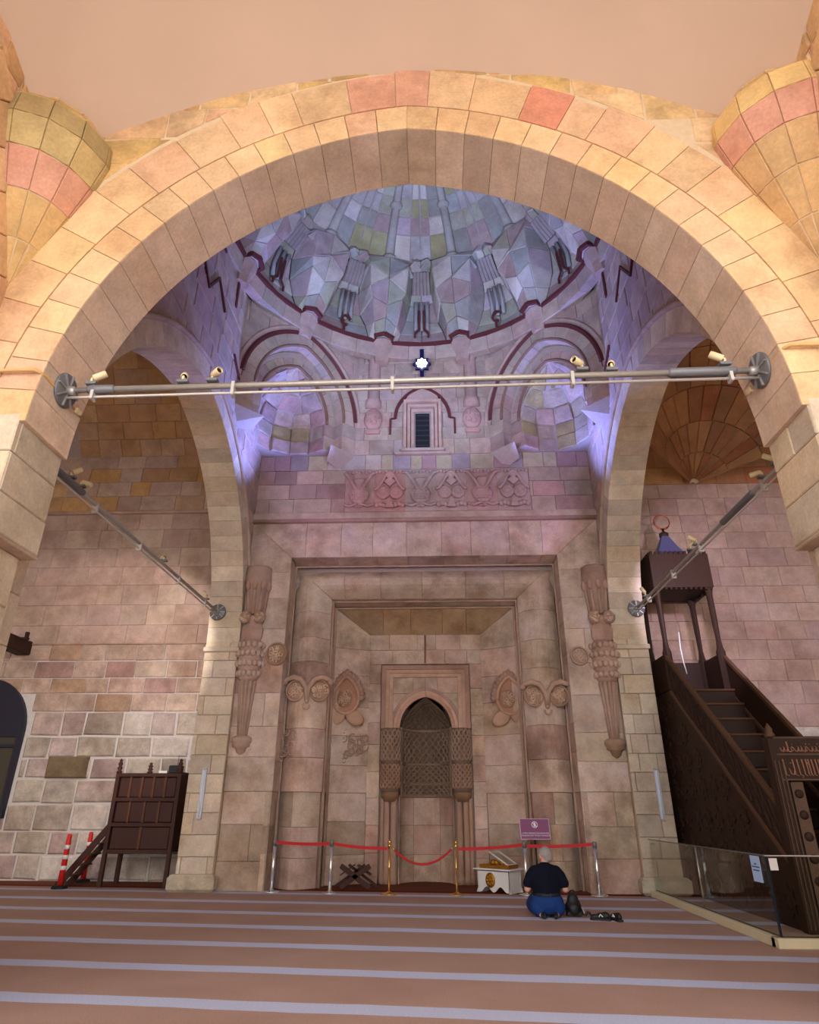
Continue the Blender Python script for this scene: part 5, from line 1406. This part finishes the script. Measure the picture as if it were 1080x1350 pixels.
# ================= preacher's raised wooden seat with steps
ch = empty('preacher_seat', (-5.56, 13.80, 0), 'tall dark wooden preacher seat with panelled front, turned finials and side steps', 'raised seat')
W, D, H = 1.26, 0.70, 2.0
for i, x in enumerate((-W/2, W/2)):
    for j, y in enumerate((0, D)):
        g = G(); g.box(x, y, H/2+0.0, 0.075, 0.075, H, bev=0.008); g.build('leg', M_WOOD2, ch)
def rail(z, y=0, x0=-W/2, x1=W/2, h=0.07): g = G(); g.box((x0+x1)/2, y-0.005, z, x1-x0, 0.06, h, bev=0.006); g.build('rail', M_WOOD2, ch)
for z in (0.60, 1.07, 1.52, 1.97): rail(z)
for z in (0.60, 1.97): rail(z, D)
for z0, z1, n in ((0.635, 1.035, 2), (1.105, 1.485, 4), (1.555, 1.935, 5)):
    for k in range(n):
        xa, xb = -W/2+0.04+(W-0.08)*k/n, -W/2+0.04+(W-0.08)*(k+1)/n
        g = G(); g.box((xa+xb)/2, 0.012, (z0+z1)/2, xb-xa-0.05, 0.02, z1-z0-0.02, bev=0.012); g.build('panel', M_WOOD2, ch)
        if k: g = G(); g.box(xa, 0.0, (z0+z1)/2, 0.045, 0.04, z1-z0); g.build('muntin', M_WOOD3, ch)
for x in (-W/2, W/2):
    g = G(); g.box(x, D/2, 1.29, 0.03, D, 1.36); g.build('side_panel', M_WOOD2, ch)
g = G(); g.box(0, D, 1.29, W, 0.03, 1.36); g.build('back_panel', M_WOOD2, ch)
g = G(); g.box(0, D/2, 0.62, W, D, 0.04); g.build('seat_floor', M_WOOD2, ch)
g = G(); g.box(0, D-0.05, 1.98, W+0.04, 0.12, 0.04); g.box(W/2, D/2, 2.0, 0.10, D, 0.05); g.build('top_rail', M_WOOD2, ch)
for x in (-W/2, 0.0, W/2-0.02):
    k = 0.75 if x == 0 else 1
    g = G(); g.lathe([(0.045, 0), (0.062, 0.03*k), (0.03, 0.06*k), (0.055, 0.10*k), (0.028, 0.14*k), (0.05, 0.18*k), (0.024, 0.22*k), (0.034, 0.25*k), (0.004, 0.28*k)], 12, (x, 0, 2.0)); g.build('finial', M_WOOD2, ch)
for y in (0.12, 0.55):
    g = G(); g.prism([(-W/2-0.95, 0.0), (-W/2-0.80, 0.0), (-W/2, 1.02), (-W/2, 1.20)], y-0.02, y+0.02); g.build('stringer', M_WOOD2, ch)
for k in range(5):
    u = (k+1)/6; g = G(); g.box(-W/2-0.86+0.86*u, 0.335, 0.02+1.1*u-0.03, 0.2, 0.42, 0.03); g.build('step', M_WOOD3, ch)
ob = G(); ob.box(-5.1, 13.98, 2.085, 0.24, 0.18, 0.15, bev=0.012); ob.cyl((-5.08, 13.98, 2.15), (-5.08, 13.98, 2.36), 0.005, 6)
# shelf-like top where the receiver stands
g = G(); g.box(0.3, 0.35, 1.99, 0.62, 0.62, 0.03); g.build('top_shelf', M_WOOD2, ch)
o = ob.build('radio_receiver', M_BLACK); tag(o, 'small black radio receiver with aerial on top of the wooden preacher seat', 'receiver')
g = G(); g.box(-5.33, 13.93, 2.03, 0.17, 0.1, 0.05, bev=0.004); o = g.build('paper_pad', M_WHITE); tag(o, 'white paper pad lying on top of the wooden preacher seat', 'paper')
# ================= traffic posts
def delineator(x, y, label):
    t = empty('traffic_post', (x, y, 0), label, 'traffic post', 'traffic posts by the preacher seat')
    g = G(); g.lathe([(0.15, 0), (0.15, 0.03), (0.13, 0.05), (0.06, 0.06)], 8); g.build('base', M_BLACK, t)
    g = G(); g.lathe([(0.055, 0.05), (0.045, 0.8), (0.04, 0.84), (0.045, 0.86), (0.035, 0.91)], 14); g.build('post', mat_plain('traffic_red', lin(214, 34, 24), 0.5) if not bpy.data.materials.get('traffic_red') else bpy.data.materials['traffic_red'], t)
    for z in (0.34, 0.52, 0.69): g = G(); g.lathe([(0.0525-0.009*z/0.9+0.004, z-0.035), (0.0525-0.009*z/0.9+0.003, z+0.035)], 14); g.build('white_band', M_WHITE, t)
delineator(-6.82, 13.55, 'red and white striped traffic post standing in front of the wooden steps')
delineator(-6.98, 14.72, 'red and white striped traffic post half hidden behind the wooden steps')
# ================= fluorescent fittings on the pilasters
for x, lb in ((-4.23, 'pale upright strip light on the pilaster beside the preacher seat'), (4.33, 'pale upright strip light on the pilaster beside the pulpit')):
    t = empty('strip_light', (x, YP-0.012, 1.62), lb, 'strip light')
    g = G(); g.box(0, -0.02, 0, 0.085, 0.04, 0.88, bev=0.01); g.build('body', mat_plain('pale_blue_plastic_%d' % (x > 0), lin(196, 204, 224), 0.4), t)
    g = G(); g.cyl((0, -0.05, -0.41), (0, -0.05, 0.41), 0.016, 10); g.build('tube', M_WHITE, t)
    for z in (-0.43, 0.43): g = G(); g.box(0, -0.035, z, 0.08, 0.06, 0.03, bev=0.006); g.build('end_cap', M_CABLE, t)
# ================= timber beam end in the left aisle
bm = empty('timber_beam', (-9.52, YQ, 4.8), 'dark square timber end jutting from the aisle wall with small bracket', 'beam')
g = G(); g.box(0, -0.65, 0, 0.34, 1.3, 0.32, bev=0.02); g.build('beam', M_WOOD, bm)
g = G(); g.box(0.2, -0.5, 0.12, 0.3, 0.08, 0.06, bev=0.01); g.box(0.3, -0.5, 0.2, 0.06, 0.08, 0.14); g.build('bracket', M_WOOD, bm)
# ================= glass screen round the pulpit
gs_ = empty('glass_screen', (3.95, 8.45, 0), 'frameless glass screen on a low cream kerb around the wooden pulpit', 'glass screen')
M_KERB = mat_plain('cream_kerb', lin(206, 196, 162), 0.6, noise=0.08, scale=12)
g = G(); g.box(0, 2.25, 0.05, 0.16, 4.5, 0.10, bev=0.01); g.build('kerb', M_KERB, gs_)
g = G(); g.box(1.6, 0, 0.05, 3.36, 0.16, 0.10, bev=0.01); g.build('kerb', M_KERB, gs_)
for y0, y1 in ((0.03, 2.28), (2.31, 4.45)):
    g = G(); g.box(0, (y0+y1)/2, 0.49, 0.012, y1-y0, 0.78); g.build('glass_pane', M_GLASS, gs_)
for x0, x1 in ((0.03, 1.62), (1.65, 3.25)):
    g = G(); g.box((x0+x1)/2, 0, 0.49, x1-x0, 0.012, 0.78); g.build('glass_pane', M_GLASS, gs_)
g = G(); g.box(0, 2.25, 0.885, 0.02, 4.45, 0.012); g.build('top_edge', M_STEEL_D, gs_)
g = G(); g.box(1.62, 0, 0.885, 3.26, 0.02, 0.012); g.build('top_edge', M_CABLE, gs_)
g = G(); g.box(0.02, 2.25, 0.102, 0.03, 4.45, 0.012); g.box(1.62, 0.0, 0.102, 3.26, 0.03, 0.012); g.build('glass_channel', M_BLACK, gs_)
g = G(); g.box(0.0, 0.0, 0.49, 0.022, 0.022, 0.78); g.build('corner_joint', mat_plain('dark_green_glass_edge', lin(20, 36, 46), 0.2), gs_)
g = G(); g.cyl((0.03, 2.295, 0.1), (0.03, 2.295, 0.86), 0.012, 8); g.build('clamp_post', M_CHROME, gs_)
g = G(); g.box(0.02, 4.36, 0.82, 0.03, 0.12, 0.03); g.build('wall_clamp', M_CHROME, gs_)
pn = empty('paper_notice', (3.938, 8.72, 0.735), 'pale blue printed paper taped to the corner of the glass screen', 'notice')
g = G(); g.box(0, 0, 0, 0.004, 0.24, 0.27); g.build('sheet', mat_plain('pale_blue_paper', lin(176, 206, 244), 0.7), pn)
g = G()
for z, w in ((0.05, 0.06), (0.02, 0.19), (-0.015, 0.16)): g.box(-0.003, 0, z, 0.002, w, 0.014)
g.build('printed_lines', mat_plain('blue_ink', lin(60, 80, 130), 0.7), pn)
g = G(); g.box(4.02, 8.44, 0.8, 0.09, 0.004, 0.12); o = g.build('white_card', M_WHITE); tag(o, 'small white card stuck inside the glass screen corner', 'card')
# ================= carved wooden pulpit (stair, doorway, canopy)
mb = empty('pulpit', (5.3, 9.4, 0), 'tall dark carved wooden pulpit with stair, inscribed doorway and canopy', 'pulpit')
HX = 0.55                      # half width; local y runs up the stair towards the wall
Y0, Y1 = 0.12, 3.45            # foot and head of the stair
ZB0, ZB1 = 0.72, 3.42          # lower band of the balustrade at foot / head
line = lambda y, dz=0: ZB0+(ZB1-ZB0)*(y-Y0)/(Y1-Y0)+dz
for s_ in (-1, 1):
    x = s_*HX
    g = G(); g.prism([(Y0, 0.0), (4.45, 0.0), (4.45, ZB1), (Y1, ZB1), (Y0, ZB0)], x-0.02, x+0.02, 'x'); side = g.build('side_wall', M_WOOD, mb)
    # carved star panels on the side wall
    for i in range(9):
        for j in range(7):
            yc, zc = 0.35+i*0.46, 0.3+j*0.46
            if zc+0.26 > line(min(yc, Y1)-0.1) : continue
            xo = x-0.028 if s_ < 0 else x+0.028
            g = G(); pts = [(yc+(0.2 if k % 2 == 0 else 0.13)*math.cos(k*PI/8), zc+(0.2 if k % 2 == 0 else 0.13)*math.sin(k*PI/8)) for k in range(16)]
            g.prism(pts if s_ > 0 else list(reversed(pts)), xo-0.012, xo+0.012, 'x')
            g.tube([(xo+s_*0.012, yc+0.09*math.cos(k*PI/4), zc+0.09*math.sin(k*PI/4)) for k in range(8)], 0.012, 4, closed=True)
            g.build('star_panel', M_WOOD, side)
    # balustrade: two bands with carved field between
    g = G(); g.prism([(Y0, ZB0), (Y1, ZB1), (Y1, ZB1+0.68), (Y0, ZB0+0.68)], x-0.012, x+0.012, 'x'); bal = g.build('balustrade_field', M_WOOD, mb)
    for dz, m in ((0.0, M_WOODL), (0.68, M_WOODL)):
        g = G(); a, b = Vector((x+s_*0.0, Y0, ZB0+dz)), Vector((x, Y1, ZB1+dz)); d = (b-a); l = d.length; q = Matrix.Rotation(math.atan2(d.z, d.y), 3, 'X')
        g.box(0, 0, 0, 0.07, l, 0.075, rot=q, bev=0.01); g.move((a+b)/2); g.build('handrail' if dz else 'lower_band', m, mb)
    for k in range(16):
        u = (k+0.5)/16; y = Y0+(Y1-Y0)*u; z = line(y, 0.34); xo = x+s_*0.014
        g = G(); pts = [(y+0.1*math.cos(a), z+0.2*math.sin(a)) for a in [i*PI/3 for i in range(6)]]
        g.tube([(xo, p[0], p[1]) for p in pts], 0.016, 4, closed=True); g.tube([(xo, y-0.1, z-0.25), (xo, y+0.1, z+0.25)], 0.012, 4)
        g.build('pierced_carving', M_WOOD, bal)
# steps
n = 12
for k in range(n):
    y = Y0+0.12+(Y1-Y0-0.12)*k/n; z = 0.22+(3.42-0.22)*k/(n-1)
    g = G(); g.box(0, y+0.14, z-0.02, 2*HX-0.06, 0.32, 0.04, bev=0.008); g.build('tread', M_WOOD3, mb)
    g = G(); g.box(0, y+0.02, z-0.14, 2*HX-0.06, 0.02, 0.24); g.build('riser', M_WOOD, mb)
# doorway
for s_ in (-1, 1):
    g = G(); g.box(s_*HX, 0, 1.12, 0.16, 0.16, 2.24, bev=0.012); jb = g.build('door_post', M_WOOD, mb)
    g = G()
    for dx in (-0.05, 0.0, 0.05): g.box(s_*HX+dx, -0.085, 1.0, 0.012, 0.02, 1.9)
    g.build('post_moulding', M_WOODL, jb)
    g = G(); g.lathe([(0.06, 2.24), (0.07, 2.28), (0.045, 2.32), (0.05, 2.36), (0.018, 2.41), (0.002, 2.44)], 10, (s_*HX, 0.0, 0)); g.build('finial', M_WOODL, mb)
    g = G(); g.box(s_*(HX-0.2), 0, 0.86, 0.16, 0.06, 1.68, bev=0.01); lf = g.build('door_leaf', M_WOODL, mb)
    for k in range(6):
        g = G(); g.lathe([(0.001, 0), (0.045, 0), (0.055, 0.012), (0.055, 0.02)], 14, cap=False); g.v = [(v[0]+s_*(HX-0.2), -0.055+v[2]-0.0, 0.3+k*0.25+v[1]) for v in g.v]; g.build('door_roundel', M_WOOD, lf)
g = G(); g.box(0, 0, 1.98, 2*HX+0.1, 0.14, 0.56, bev=0.01); hd_ = g.build('door_lintel', M_WOOD, mb)
g = G()
for z in (2.24, 2.03, 1.72): g.box(0, -0.075, z, 2*HX, 0.02, 0.018)
g.build('lintel_moulding', M_WOODL, hd_)
# two lines of carved inscription
M_INS = mat_plain('rubbed_inscription', lin(150, 104, 78), 0.7)
rr = random.Random(11); g = G(); yb = -0.078
for z0, h, n in ((2.06, 0.13, 14), (1.77, 0.2, 17)):
    x = -HX+0.06
    while x < HX-0.05:
        t = rr.random(); w = rr.uniform(0.035, 0.075)
        if t < 0.42:
            g.tube([(x, yb, z0+h), (x+0.008, yb, z0+h*0.5), (x+0.012, yb, z0+0.01), (x+w*0.7, yb, z0-0.005)], [0.010, 0.009, 0.008, 0.004], 5)
        elif t < 0.75:
            g.tube([(x, yb, z0+h*0.45), (x+w*0.3, yb, z0+h*0.1), (x+w*0.7, yb, z0+h*0.05), (x+w, yb, z0+h*0.4), (x+w*0.8, yb, z0+h*0.55)], [0.004, 0.009, 0.010, 0.008, 0.004], 5)
        else:
            g.tube([(x+w*0.5+w*0.4*math.cos(a), yb, z0+h*0.3+h*0.2*math.sin(a)) for a in [i*0.8 for i in range(8)]]+[(x-0.02, yb, z0)], 0.007, 5)
        if rr.random() < 0.4: g.ball((x+w*0.5, yb, z0+h*rr.choice((0.75, -0.1))), 0.009, 6, 4)
        x += w*0.85
g.build('carved_inscription', M_INS, hd_)
# pulpit floor, posts and canopy
PY0, PY1, PZ = 3.45, 4.40, 3.45
g = G(); g.box(0, (PY0+PY1)/2, PZ-0.03, 2*HX, PY1-PY0, 0.08); g.build('platform', M_WOOD, mb)
for s_ in (-1, 1):
    for y in (PY0, PY1):
        g = G(); g.lathe([(0.085, PZ), (0.085, PZ+0.72), (0.06, PZ+0.8), (0.045, PZ+0.95), (0.055, PZ+1.35), (0.06, PZ+1.9), (0.085, PZ+2.0), (0.085, PZ+2.12)], 8, (s_*(HX-0.03), y, 0), a0=PI/8, a1=PI/8+2*PI); g.build('canopy_post', M_WOOD, mb)
    g = G(); g.box(s_*(HX-0.02), (PY0+PY1)/2, PZ+0.36, 0.04, PY1-PY0, 0.68); g.build('parapet', M_WOOD, mb)
g = G(); g.box(0, PY1, PZ+0.36, 2*HX, 0.04, 0.68); g.build('parapet', M_WOOD, mb)
CZ = PZ+2.02
g = G()
for s_ in (-1, 1):
    g.box(s_*(HX+0.02), (PY0+PY1)/2, CZ+0.36, 0.05, PY1-PY0+0.2, 0.72); 
g.box(0, PY0-0.08, CZ+0.36, 2*HX+0.1, 0.05, 0.72); g.box(0, PY1+0.08, CZ+0.36, 2*HX+0.1, 0.05, 0.72); g.box(0, (PY0+PY1)/2, CZ+0.05, 2*HX, PY1-PY0, 0.05)
cn = g.build('canopy', M_WOOD, mb)
g = G()
for k in range(12):
    x = -HX+2*HX*k/11; g.box(x, PY0-0.08, CZ+0.75, 0.05, 0.05, 0.09, bev=0.012); g.ball((x, PY0-0.08, CZ-0.02), 0.035, 6, 4)
for k in range(10):
    y = PY0+(PY1-PY0)*k/9
    for s_ in (-1, 1): g.box(s_*(HX+0.02), y, CZ+0.75, 0.05, 0.05, 0.09, bev=0.012); g.ball((s_*(HX+0.02), y, CZ-0.02), 0.035, 6, 4)
g.build('cresting', M_WOOD, cn)
g = G(); g.lathe([(0.52, CZ+0.68), (0.26, CZ+1.05), (0.09, CZ+1.36)], 4, (0, (PY0+PY1)/2, 0), a0=PI/4, a1=PI/4+2*PI); sp_ = g.build('spire', mat_plain('slate_blue_lead', lin(92, 92, 132), 0.5, 0.3, noise=0.12, scale=6), mb)
g = G(); g.lathe([(0.10, CZ+1.34), (0.10, CZ+1.42), (0.03, CZ+1.46), (0.02, CZ+1.54)], 12, (0, (PY0+PY1)/2, 0)); g.build('spire_cap', M_WOOD, sp_)
g = G(); zc = CZ+1.70; g.tube([(0.17*math.sin(a), (PY0+PY1)/2, zc-0.17*math.cos(a)) for a in [0.12+i*(2*PI-0.24)/24 for i in range(25)]], [0.022]*3+[0.013]*19+[0.022]*3, 8)
g.build('crescent_ring', mat_plain('copper', lin(206, 112, 70), 0.28, 1.0), sp_)
g = G(); g.tube([(5.05, 12.78, 4.55), (5.0, 12.7, 4.2), (5.02, 12.72, 3.95), (5.04, 12.7, 3.72)], 0.011, 6)
o = g.build('hanging_cable', M_WHITE); tag(o, 'thin white cable hanging at the head of the pulpit stair', 'cable')
# ================= kneeling man seen from behind, his bag and shoes
def fuse(g, name, mat, parent, voxel=0.010, smooth=6, rep=0.6, loc=(0, 0, 0)):
    me = bpy.data.meshes.new('tmp'); me.from_pydata(g.v, [], g.f); me.update()
    ob = bpy.data.objects.new('tmp', me); COL.objects.link(ob)
    m = ob.modifiers.new('r', 'REMESH'); m.mode = 'VOXEL'; m.voxel_size = voxel
    s = ob.modifiers.new('s', 'SMOOTH'); s.iterations = smooth; s.factor = rep
    dg = bpy.context.evaluated_depsgraph_get(); out = bpy.data.meshes.new_from_object(ob.evaluated_get(dg))
    bpy.data.objects.remove(ob); bpy.data.meshes.remove(me)
    out.name = name; out.materials.clear(); out.materials.append(mat)
    out.polygons.foreach_set('use_smooth', [True]*len(out.polygons))
    o = bpy.data.objects.new(name, out); COL.objects.link(o); o.parent = parent; o.location = loc
    return o
def limb(g, pts, rs, n=14):
    g.tube(pts, rs, n)
    for p, r in zip(pts, rs): g.ball(p, r, 12, 8)
M_SKIN = mat_plain('skin', lin(206, 150, 128), 0.55, noise=0.08, scale=18)
M_SHIRT = mat_plain('navy_tshirt', lin(10, 13, 30), 0.9, spec=0.2, noise=0.15, scale=30, bump=0.1)
M_JEANS = mat_plain('blue_jeans', lin(26, 56, 112), 0.9, spec=0.2, noise=0.22, scale=24, bump=0.15)
M_HAIR = mat_plain('grey_hair', lin(150, 140, 136), 0.8, noise=0.3, scale=60, bump=0.4)
pe = empty('person', (1.745, 10.52, 0), 'man in navy t-shirt and blue jeans kneeling on the carpet, back to the nave', 'person')
# --- body: head, neck, trunk, arms and hands, legs, feet as one surface
g = G()
hz = Matrix.Rotation(math.radians(28), 3, 'Z')        # head turned towards the niche
def H(x, y, z): v = hz @ Vector((x, y, z)); return (v.x+0.02, v.y+0.02, v.z)
g.ball(H(0, 0.0, 0.765), 0.098, 18, 12, 0.94, 1.04, 1.06)
g.ball(H(0, 0.03, 0.705), 0.068, 14, 10, 0.9, 1.05, 0.9)
g.ball(H(0, 0.085, 0.675), 0.028, 10, 6)                                # chin
g.tube([H(0, 0.09, 0.775), H(0, 0.115, 0.74), H(0, 0.095, 0.73)], [0.011, 0.017, 0.012], 8)   # nose
g.ball(H(0.03, 0.085, 0.775), 0.014, 8, 6); g.ball(H(-0.03, 0.085, 0.775), 0.014, 8, 6)
g.ball(H(0, 0.092, 0.705), 0.02, 8, 6, 1.3, 0.6, 0.5)                    # mouth
for s_ in (-1, 1): g.ball(H(s_*0.092, -0.002, 0.752), 0.03, 10, 8, 0.35, 0.75, 1.15)   # ears
limb(g, [(0.01, 0.0, 0.71), (0.0, -0.01, 0.62), (0, -0.02, 0.58)], [0.058, 0.058, 0.07])
limb(g, [(0, -0.01, 0.50), (0, -0.01, 0.42), (0, 0.0, 0.27)], [0.10, 0.12, 0.12])
g.ball((0, -0.005, 0.51), 0.16, 16, 10, 1.1, 0.56, 0.6); g.ball((0, 0.0, 0.3), 0.165, 16, 10, 1.1, 0.8, 0.8)
for s_ in (-1, 1):
    sh, el, wr = (s_*0.185, -0.01, 0.545), (s_*0.265, -0.02, 0.345), (s_*0.225, 0.20, 0.30)
    limb(g, [sh, ((sh[0]+el[0])/2, -0.02, 0.45), el], [0.062, 0.053, 0.046])
    limb(g, [el, ((el[0]+wr[0])/2, 0.1, 0.33), wr], [0.046, 0.044, 0.031])
    palm = (s_*0.205, 0.265, 0.285); g.ball(palm, 0.045, 10, 8, 0.9, 1.1, 0.42)
    limb(g, [wr, palm], [0.03, 0.03])
    for k, ln in enumerate((0.062, 0.072, 0.068, 0.052)):
        bx = palm[0]+(k-1.5)*0.021; limb(g, [(bx, palm[1]+0.03, palm[2]), (bx, palm[1]+0.03+ln*0.6, palm[2]+0.004), (bx, palm[1]+0.03+ln, palm[2]-0.016)], [0.0095, 0.009, 0.008], 8)
    limb(g, [(palm[0]-s_*0.035, palm[1]-0.01, palm[2]), (palm[0]-s_*0.058, palm[1]+0.02, palm[2]-0.002), (palm[0]-s_*0.06, palm[1]+0.05, palm[2]-0.008)], [0.012, 0.011, 0.009], 8)
    limb(g, [(s_*0.11, 0.0, 0.22), (s_*0.15, 0.40, 0.10)], [0.10, 0.07]); limb(g, [(s_*0.15, 0.40, 0.07), (s_*0.12, 0.02, 0.065)], [0.06, 0.045])
    limb(g, [(s_*0.12, 0.02, 0.06), (s_*0.10, -0.12, 0.045)], [0.04, 0.034])
body = fuse(g, 'body', M_SKIN, pe, 0.009, 4)
# --- t-shirt
g = G()
limb(g, [(0, -0.02, 0.605), (0, -0.02, 0.575), (0, -0.02, 0.52)], [0.080, 0.115, 0.14]); g.ball((0, -0.015, 0.535), 0.185, 18, 12, 1.17, 0.70, 0.72)
limb(g, [(0, -0.015, 0.48), (0, -0.015, 0.38), (0, -0.01, 0.27)], [0.158, 0.163, 0.160]); g.ball((0, -0.01, 0.42), 0.2, 18, 12, 1.06, 0.82, 1.1); g.ball((0, -0.01, 0.28), 0.19, 18, 12, 1.03, 0.86, 0.5)
for s_ in (-1, 1): limb(g, [(s_*0.15, -0.015, 0.555), (s_*0.205, -0.015, 0.50), (s_*0.25, -0.02, 0.415)], [0.085, 0.08, 0.072])
fuse(g, 'tshirt', M_SHIRT, body, 0.010, 8)
# --- jeans
g = G(); g.ball((0, -0.005, 0.185), 0.205, 20, 12, 1.12, 0.92, 0.78); g.ball((0, 0.0, 0.25), 0.165, 18, 10, 1.12, 0.95, 0.5)
for s_ in (-1, 1):
    limb(g, [(s_*0.11, -0.01, 0.16), (s_*0.14, 0.20, 0.16), (s_*0.16, 0.42, 0.115)], [0.125, 0.115, 0.088]); limb(g, [(s_*0.16, 0.42, 0.085), (s_*0.14, 0.02, 0.085)], [0.075, 0.075]); g.ball((s_*0.12, -0.03, 0.13), 0.125, 14, 10, 1, 1, 0.9)
fuse(g, 'jeans', M_JEANS, body, 0.010, 6)
g = G(); g.lathe([(0.182, 0.255), (0.187, 0.262), (0.187, 0.292), (0.182, 0.30)], 28, (0, -0.005, 0), sx=1.03, sy=0.9, cap=False); bl = g.build('belt', M_BLACK, body)
for x in (-0.08, 0.03): g = G(); g.box(x, -0.172, 0.278, 0.014, 0.012, 0.055, bev=0.003); g.build('belt_loop', M_JEANS, bl)
for s_ in (-1, 1): g = G(); limb(g, [(s_*0.12, 0.02, 0.055), (s_*0.09, -0.12, 0.045), (s_*0.075, -0.2, 0.035)], [0.042, 0.038, 0.03]); fuse(g, 'sock', M_BLACK, body, 0.008, 4)
# --- short grey hair with a thin crown
g = G(); g.ball(H(0, -0.014, 0.782), 0.101, 20, 14, 0.97, 1.0, 0.95); g.ball(H(0, -0.045, 0.735), 0.08, 16, 10, 1.08, 0.75, 0.8)
hair = fuse(g, 'hair', M_HAIR, body, 0.008, 3)
# --- black bag
bg = empty('backpack', (2.125, 10.66, 0), 'small black bag with loop handle standing beside the kneeling man', 'bag')
M_BAG = mat_plain('black_nylon', lin(16, 16, 18), 0.6, noise=0.2, scale=30, bump=0.2)
g = G(); g.ball((0, 0, 0.075), 0.1, 16, 10, 0.95, 0.6, 0.8); g.ball((0, 0, 0.15), 0.075, 14, 10, 0.85, 0.6, 0.8); g.ball((0.0, -0.045, 0.07), 0.06, 12, 8, 1.0, 0.5, 0.9); g.box(0, 0, 0.02, 0.16, 0.1, 0.04)
g.v = [(v[0]*1.3, v[1]*1.3, v[2]*1.35) for v in g.v]
bb = fuse(g, 'bag_body', M_BAG, bg, 0.009, 6)
g = G(); g.tube([(0.045*math.cos(a), 0, 0.265+0.05*math.sin(a)) for a in [i*PI/10 for i in range(11)]], 0.011, 6); g.build('handle', M_BAG, bb)
g = G(); g.tube([(0.075, -0.02, 0.19), (0.11, -0.03, 0.1), (0.125, -0.03, 0.03), (0.16, -0.03, 0.022), (0.19, -0.03, 0.05), (0.215, -0.03, 0.04), (0.235, -0.03, 0.014)], [0.012, 0.013, 0.013, 0.016, 0.02, 0.02, 0.01], 6); g.build('strap', M_BAG, bb)
g = G(); g.tube([(0.105, -0.075, 0.12), (0.135, -0.075, 0.04)], 0.008, 5); g.build('pale_strap', M_CABLE, bb)
# --- pair of shoes
def shoe(loc, rz, tilt_, label):
    t = empty('shoe', loc, label, 'shoe', 'shoes beside the kneeling man', rotz=rz)
    R = Matrix.Rotation(tilt_, 4, 'X')
    g = G(); pts = [(-0.035, -0.12), (0.0, -0.135), (0.035, -0.12), (0.045, -0.05), (0.036, 0.02), (0.046, 0.09), (0.025, 0.14), (-0.015, 0.145), (-0.042, 0.10), (-0.036, 0.02), (-0.042, -0.05)]
    g.prism(list(reversed(pts)), 0.0, 0.025, 'z'); g.v = [tuple(R @ Vector(v)) for v in g.v]; g.build('sole', M_BLACK, t)
    g = G(); g.ball((0, 0.075, 0.04), 0.05, 12, 8, 0.85, 1.35, 0.7); g.ball((0, -0.06, 0.055), 0.05, 12, 8, 0.8, 1.3, 1.0); g.ball((0, 0.0, 0.05), 0.05, 12, 8, 0.8, 1.2, 0.9)
    g.v = [tuple(R @ Vector(v)) for v in g.v]; up_ = fuse(g, 'upper', M_BAG, t, 0.007, 4)
    g = G()
    for s_ in (-1, 1): g.tube([(s_*0.042, -0.03, 0.045), (s_*0.043, 0.0, 0.075), (s_*0.044, 0.02, 0.045)], 0.007, 5)
    g.v = [tuple(R @ Vector(v)) for v in g.v]; g.build('white_mark', M_WHITE, up_)
    g = G()
    for k in range(4): g.tube([(-0.025, 0.02+k*0.02, 0.085-k*0.006), (0.025, 0.02+k*0.02, 0.085-k*0.006)], 0.004, 4)
    g.v = [tuple(R @ Vector(v)) for v in g.v]; g.build('laces', M_BLACK, up_)
shoe((2.42, 10.30, 0.0), math.radians(72), 0, 'black shoe with pale side mark lying flat beside the small bag')
shoe((2.62, 10.28, 0.0), math.radians(15), math.radians(0), 'black shoe with pale side marks, heel towards the nave, right of its mate')
